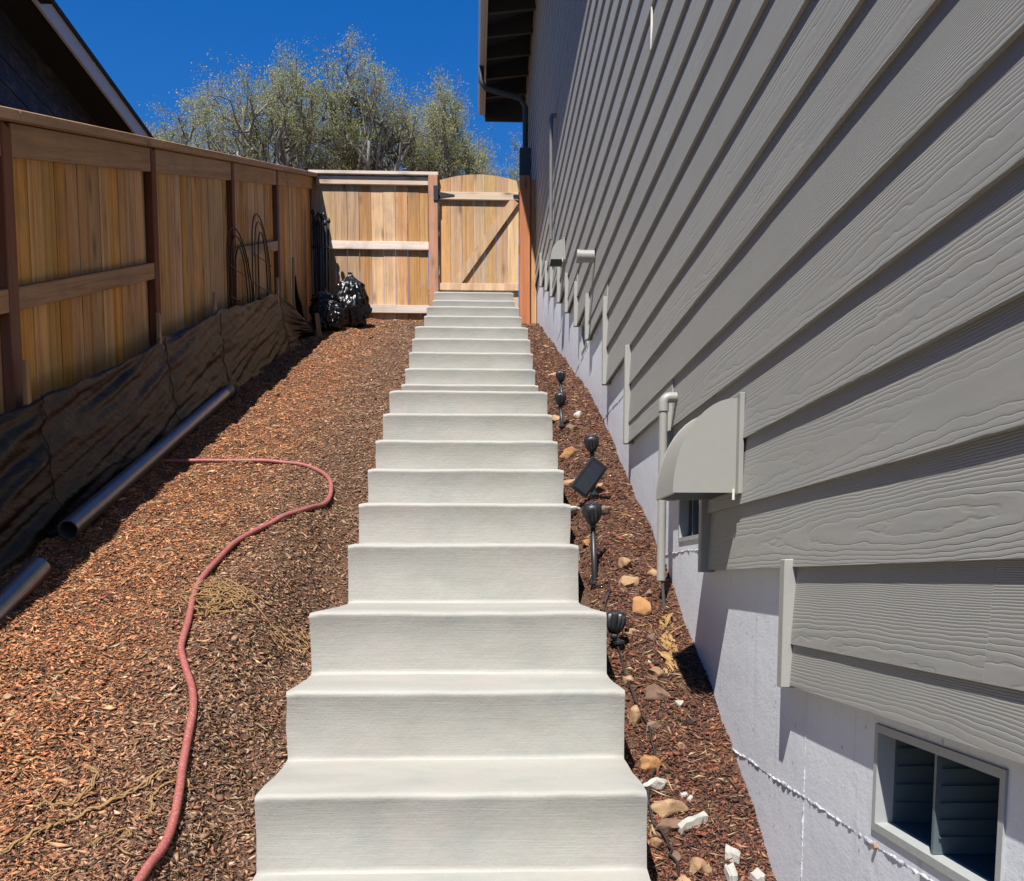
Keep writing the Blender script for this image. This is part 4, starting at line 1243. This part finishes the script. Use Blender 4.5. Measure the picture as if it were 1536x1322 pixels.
# crumbling yellow wood by the wall
yw = MB()
for k in range(70):
    t = random.random(); y = 3.53 - 0.33 * t; x = 0.690 - 0.035 * t + random.gauss(0, 0.012)
    z = float(ground(x, y)); L = random.uniform(0.015, 0.05); a = random.gauss(0, 0.5); up = random.uniform(-.1, .5)
    w = random.uniform(0.002, 0.007)
    yw.tube([(x, y, z + 0.002), (x + L * .5 * a, y + L * 0.5, z + 0.012 + L * up * .6), (x + L * a, y + L, z + 0.36 * L + L * up)], [w, w * 1.2, w * 0.4], 4)
tag(yw.build('rotten_wood', M['yellowwood'], None, smooth=False), 'crumbling strip of rotten yellow wood at the foot of the wall', 'wood')

# ------------------------------------------------------------------ garden spotlights
def spotlight(x, y, zh, label, head_dir=(0, -0.35, 1), hr=0.030, stem_to=None):
    zg = float(ground(x, y)); e = empty('spotlight', (x, y, zg)); tag(e, label, 'garden light', 'spotlights along the strip by the wall')
    d = Vector(head_dir).normalized(); p = Vector((x, y, zh))
    prof = [(hr * 0.25, -hr * 1.25), (hr * 0.55, -hr * 1.1), (hr * 0.85, -hr * 0.5), (hr, 0.0), (hr * 1.0, hr * 0.5), (hr * 0.85, hr * 0.9), (hr * 0.55, hr * 1.08)]
    mb = MB(); mb.lathe(prof, p, d, 28, rib=0.085, ribn=1); h = mb.build('lamp_head', M['blackplastic'], e, smooth=True, auto=50)
    mb = MB(); mb.lathe([(hr * 0.55, 0), (hr * 0.3, hr * 0.06)], p + d * hr * 1.081, d, 16); mb.build('lens', M['lens'], h, smooth=True)
    j = p - d * hr * 1.5
    mb = MB(); mb.lathe([(hr * 0.2, -hr * 0.35), (hr * 0.34, -hr * 0.2), (hr * 0.34, hr * 0.2), (hr * 0.2, hr * 0.35)], j, (1, 0, 0), 12); mb.build('knuckle', M['blackplastic'], e, smooth=True, auto=40)
    mb = MB(); mb.tube([j, (x + 0.012, y - 0.002, zg + 0.03), (x + 0.020, y, zg - 0.08)], [hr * 0.30, hr * 0.36, 0.003], 8); mb.build('stake', M['blackplastic'], e, smooth=True)
    mb = MB(); mb.lathe([(hr * 0.3, 0), (hr * 0.62, 0.006), (hr * 0.62, 0.014), (hr * 0.3, 0.02)], (x + 0.012, y - 0.002, zg + 0.018), (-0.1, 0, 1), 12); mb.build('collar', M['blackplastic'], e, smooth=True, auto=40)
    return e
spotlight(0.482, 3.335, -0.145, 'black spotlight half hidden beside the landing corner', (0.15, 0.25, 1), 0.033)
spotlight(0.475, 3.965, 0.262, 'large ribbed black spotlight by the step below the panel', (-0.1, -0.35, 1), 0.036)
e = spotlight(0.540, 4.56, 0.615, 'black spotlight with a rectangular solar panel box', (-0.1, -0.3, 1), 0.032)
u = Vector((0.45, -0.15, 0.62)).normalized()
mb = MB()
c0 = Vector((0.528, 4.545, 0.462)); ax = u; bx_ = Vector((0.86, 0.12, -0.55)).normalized(); bx_ = (bx_ - ax * bx_.dot(ax)).normalized(); cz = ax.cross(bx_)
cr = []
for s3 in (-0.014, 0.014):
    for (s1, s2) in ((-.085, -.045), (.085, -.045), (.085, .045), (-.085, .045)):
        cr.append(c0 + ax * s1 + bx_ * s2 + cz * s3)
mb.hexa(cr); mb.build('solar_panel_box', M['blackplastic'], e, bevel=0.006, bseg=2)
mb = MB(); cr2 = []
for s3 in (-0.0165, -0.0148):
    for (s1, s2) in ((-.07, -.033), (.07, -.033), (.07, .033), (-.07, .033)):
        cr2.append(c0 + ax * s1 + bx_ * s2 + cz * s3)
mb.hexa(cr2); mb.build('solar_cell', M['lens'], e, auto=30)
spotlight(0.500, 5.74, 1.022, 'black spotlight lower of the upper pair', (0, -0.2, 1), 0.031)
spotlight(0.535, 6.13, 1.225, 'black spotlight upper of the upper pair', (0, -0.1, 1), 0.029)
CB = [(0.490, 3.45), (0.492, 3.215), (0.504, 3.08), (0.512, 3.0), (0.525, 2.895), (0.527, 2.79), (0.492, 2.71), (0.475, 2.62), (0.490, 2.56), (0.506, 2.50), (0.509, 2.44), (0.508, 2.38), (0.50, 2.2)]
mb = MB(); mb.tube(on_ground(CB, 0.0035, 0.012, 0.01), 0.0035, 6)
tag(mb.build('black_cable', M['cable'], None, smooth=True), 'thin black lighting cable wandering down the stony strip', 'cable')
mb = MB(); mb.tube(on_ground([(0.48, 3.95), (0.50, 3.85), (0.52, 3.8), (0.50, 3.7), (0.46, 3.66)], 0.003, 0.012, 0.012), 0.003, 6)
tag(mb.build('black_cable', M['cable'], None, smooth=True), 'short black cable looping from the large ribbed spotlight', 'cable')

# ------------------------------------------------------------------ oak trees beyond the fence
def oak(x, y, height, spread, label, seed, limbs=6, dens=24):
    """spreading oak: limbs reach for points in a rounded crown, branches and twigs for points round those"""
    R = random.Random(seed)
    zg = float(gl(y)); e = empty('oak_tree', (x, y, zg)); tag(e, label, 'tree', 'oak trees beyond the gate')
    tb = MB(); leaves = []
    def rv(k=1.0): return Vector((R.gauss(0, k), R.gauss(0, k), R.gauss(0, k)))
    def inball():
        while True:
            v = Vector((R.uniform(-1, 1), R.uniform(-1, 1), R.uniform(-1, 1)))
            if 0.25 < v.length < 1: return v
    rx = spread / 2; rz = min(2.6, height * 0.30); cz = zg + height - rz
    def branch(p, q, r0, r1, n, wob, sides, lift=0.0):
        pts = []; L = (q - p).length
        for i in range(n + 1):
            t = i / n; c = p.lerp(q, t)
            c.z += lift * L * math.sin(math.pi * t) * -1
            if 0 < i < n: c += rv(wob * L)
            pts.append(c)
        tb.tube(pts, [r0 + (r1 - r0) * i / n for i in range(n + 1)], sides, cap=False)
        return pts
    fork = Vector((x + R.uniform(-.2, .2), y, cz - rz * 1.25))
    tr = branch(Vector((x, y, zg - 0.2)), fork, height * 0.024, height * 0.016, 5, 0.02, 8)
    for a in range(limbs):
        an = 2 * math.pi * (a + R.uniform(-.3, .3)) / limbs; rr = R.uniform(0.35, 0.75)
        T1 = Vector((x + rx * rr * math.cos(an), y + rx * rr * math.sin(an), cz + rz * R.uniform(-0.45, 0.45)))
        l1 = branch(fork, T1, height * 0.0115, height * 0.0052, 6, 0.045, 6, 0.10)
        for b_ in range(6):
            v = inball(); T2 = T1 + Vector((v.x * rx * 0.52, v.y * rx * 0.52, abs(v.z) * rz * 0.55 - 0.12 * rz))
            l2 = branch(l1[R.choice((3, 4, 5, 6))], T2, height * 0.005, height * 0.0023, 5, 0.06, 5, 0.08)
            for c_ in range(6):
                v = inball(); T3 = T2 + Vector((v.x * rx * 0.27, v.y * rx * 0.27, v.z * rz * 0.26 + 0.05))
                l3 = branch(l2[R.choice((2, 3, 4, 5))], T3, height * 0.0019, height * 0.0009, 4, 0.08, 4, 0.05)
                thin = R.random() < 0.12
                for d_ in range(5):
                    T4 = T3 + rv(0.15) + Vector((0, 0, 0.06))
                    l4 = branch(l3[R.choice((2, 3, 4))], T4, height * 0.0008, height * 0.0004, 3, 0.10, 3)
                    for _ in range(dens // (4 if thin else 1)):
                        leaves.append(l4[R.choice((1, 2, 2, 3, 3))] + rv(0.085))
    # settle the crown to this tree's height and breadth
    LA = np.array([tuple(p) for p in leaves]); kz = height / (np.percentile(LA[:, 2], 99.7) - zg)
    kx = spread / (np.percentile(LA[:, 0], 98.5) - np.percentile(LA[:, 0], 1.5))
    fit = lambda p: Vector((x + (p[0] - x) * kx, y + (p[1] - y) * kx, zg + (p[2] - zg) * kz))
    tb.v = [tuple(fit(p)) for p in tb.v]; leaves = [fit(p) for p in leaves]
    tb.build('trunk', M['bark'], e, smooth=True)
    Lp = np.array([tuple(p) for p in leaves]); n = len(Lp)
    rg = np.random.default_rng(seed)
    a = rg.normal(0, 1, (n, 3)); a /= np.linalg.norm(a, axis=1)[:, None]; a[:, 2] -= 0.4
    b = np.cross(a, rg.normal(0, 1, (n, 3))); b /= np.linalg.norm(b, axis=1)[:, None]
    ln = (0.014 + 0.022 * rg.random(n))[:, None]; wd = ln * (0.25 + 0.30 * rg.random(n))[:, None]
    Vv = np.stack([Lp - a * ln, Lp + b * wd, Lp + a * ln, Lp - b * wd], 1).reshape(-1, 3) - np.array(e.location)
    Fv = np.arange(4 * n).reshape(-1, 4)
    pal = np.array([[.36, .37, .12], [.44, .43, .17], [.29, .32, .10], [.48, .46, .22], [.37, .41, .12]])
    cl = pal[rg.choice(5, n)] * (0.75 + 0.5 * rg.random(n))[:, None]
    np_mesh('crown', Vv, Fv, M['leaf'], e, colors=np.repeat(cl, 4, 0))
    return e, n
TREES = [(-5.45, 30.0, 8.0, 4.6, 'broad oak with forked dark limbs behind the fence corner', 11, 9),
         (-3.35, 31.0, 8.15, 4.3, 'tallest oak with pale spring leaves behind the fence panel', 23, 9),
         (-1.1, 32.5, 8.4, 2.9, 'narrow upright oak with pale leaves behind the arched gate', 37, 7),
         (-9.1, 33.0, 7.8, 3.6, 'small oak standing above the shaded left fence', 41, 6),
         (0.9, 36.0, 8.6, 4.0, 'low twiggy oak right behind the gate post', 53, 6),
         (-4.6, 38.0, 8.9, 5.0, 'distant oak filling the gap between two larger oaks', 67, 5),
         (-1.6, 39.5, 9.1, 5.0, 'distant oak showing low between the gate oaks', 71, 5),
         (-8.0, 39.0, 8.6, 5.0, 'distant oak low behind the small left oak', 83, 5)]
for (x, y, h, s, lab, sd2, lm) in TREES:
    oak(x, y, h, s, lab, sd2, lm, 24 if y < 36 else 18)

# ------------------------------------------------------------------ lift the whole place so the lower pad is near zero
for o in bpy.data.objects:
    if o.parent is None:
        o.location.z += Z0
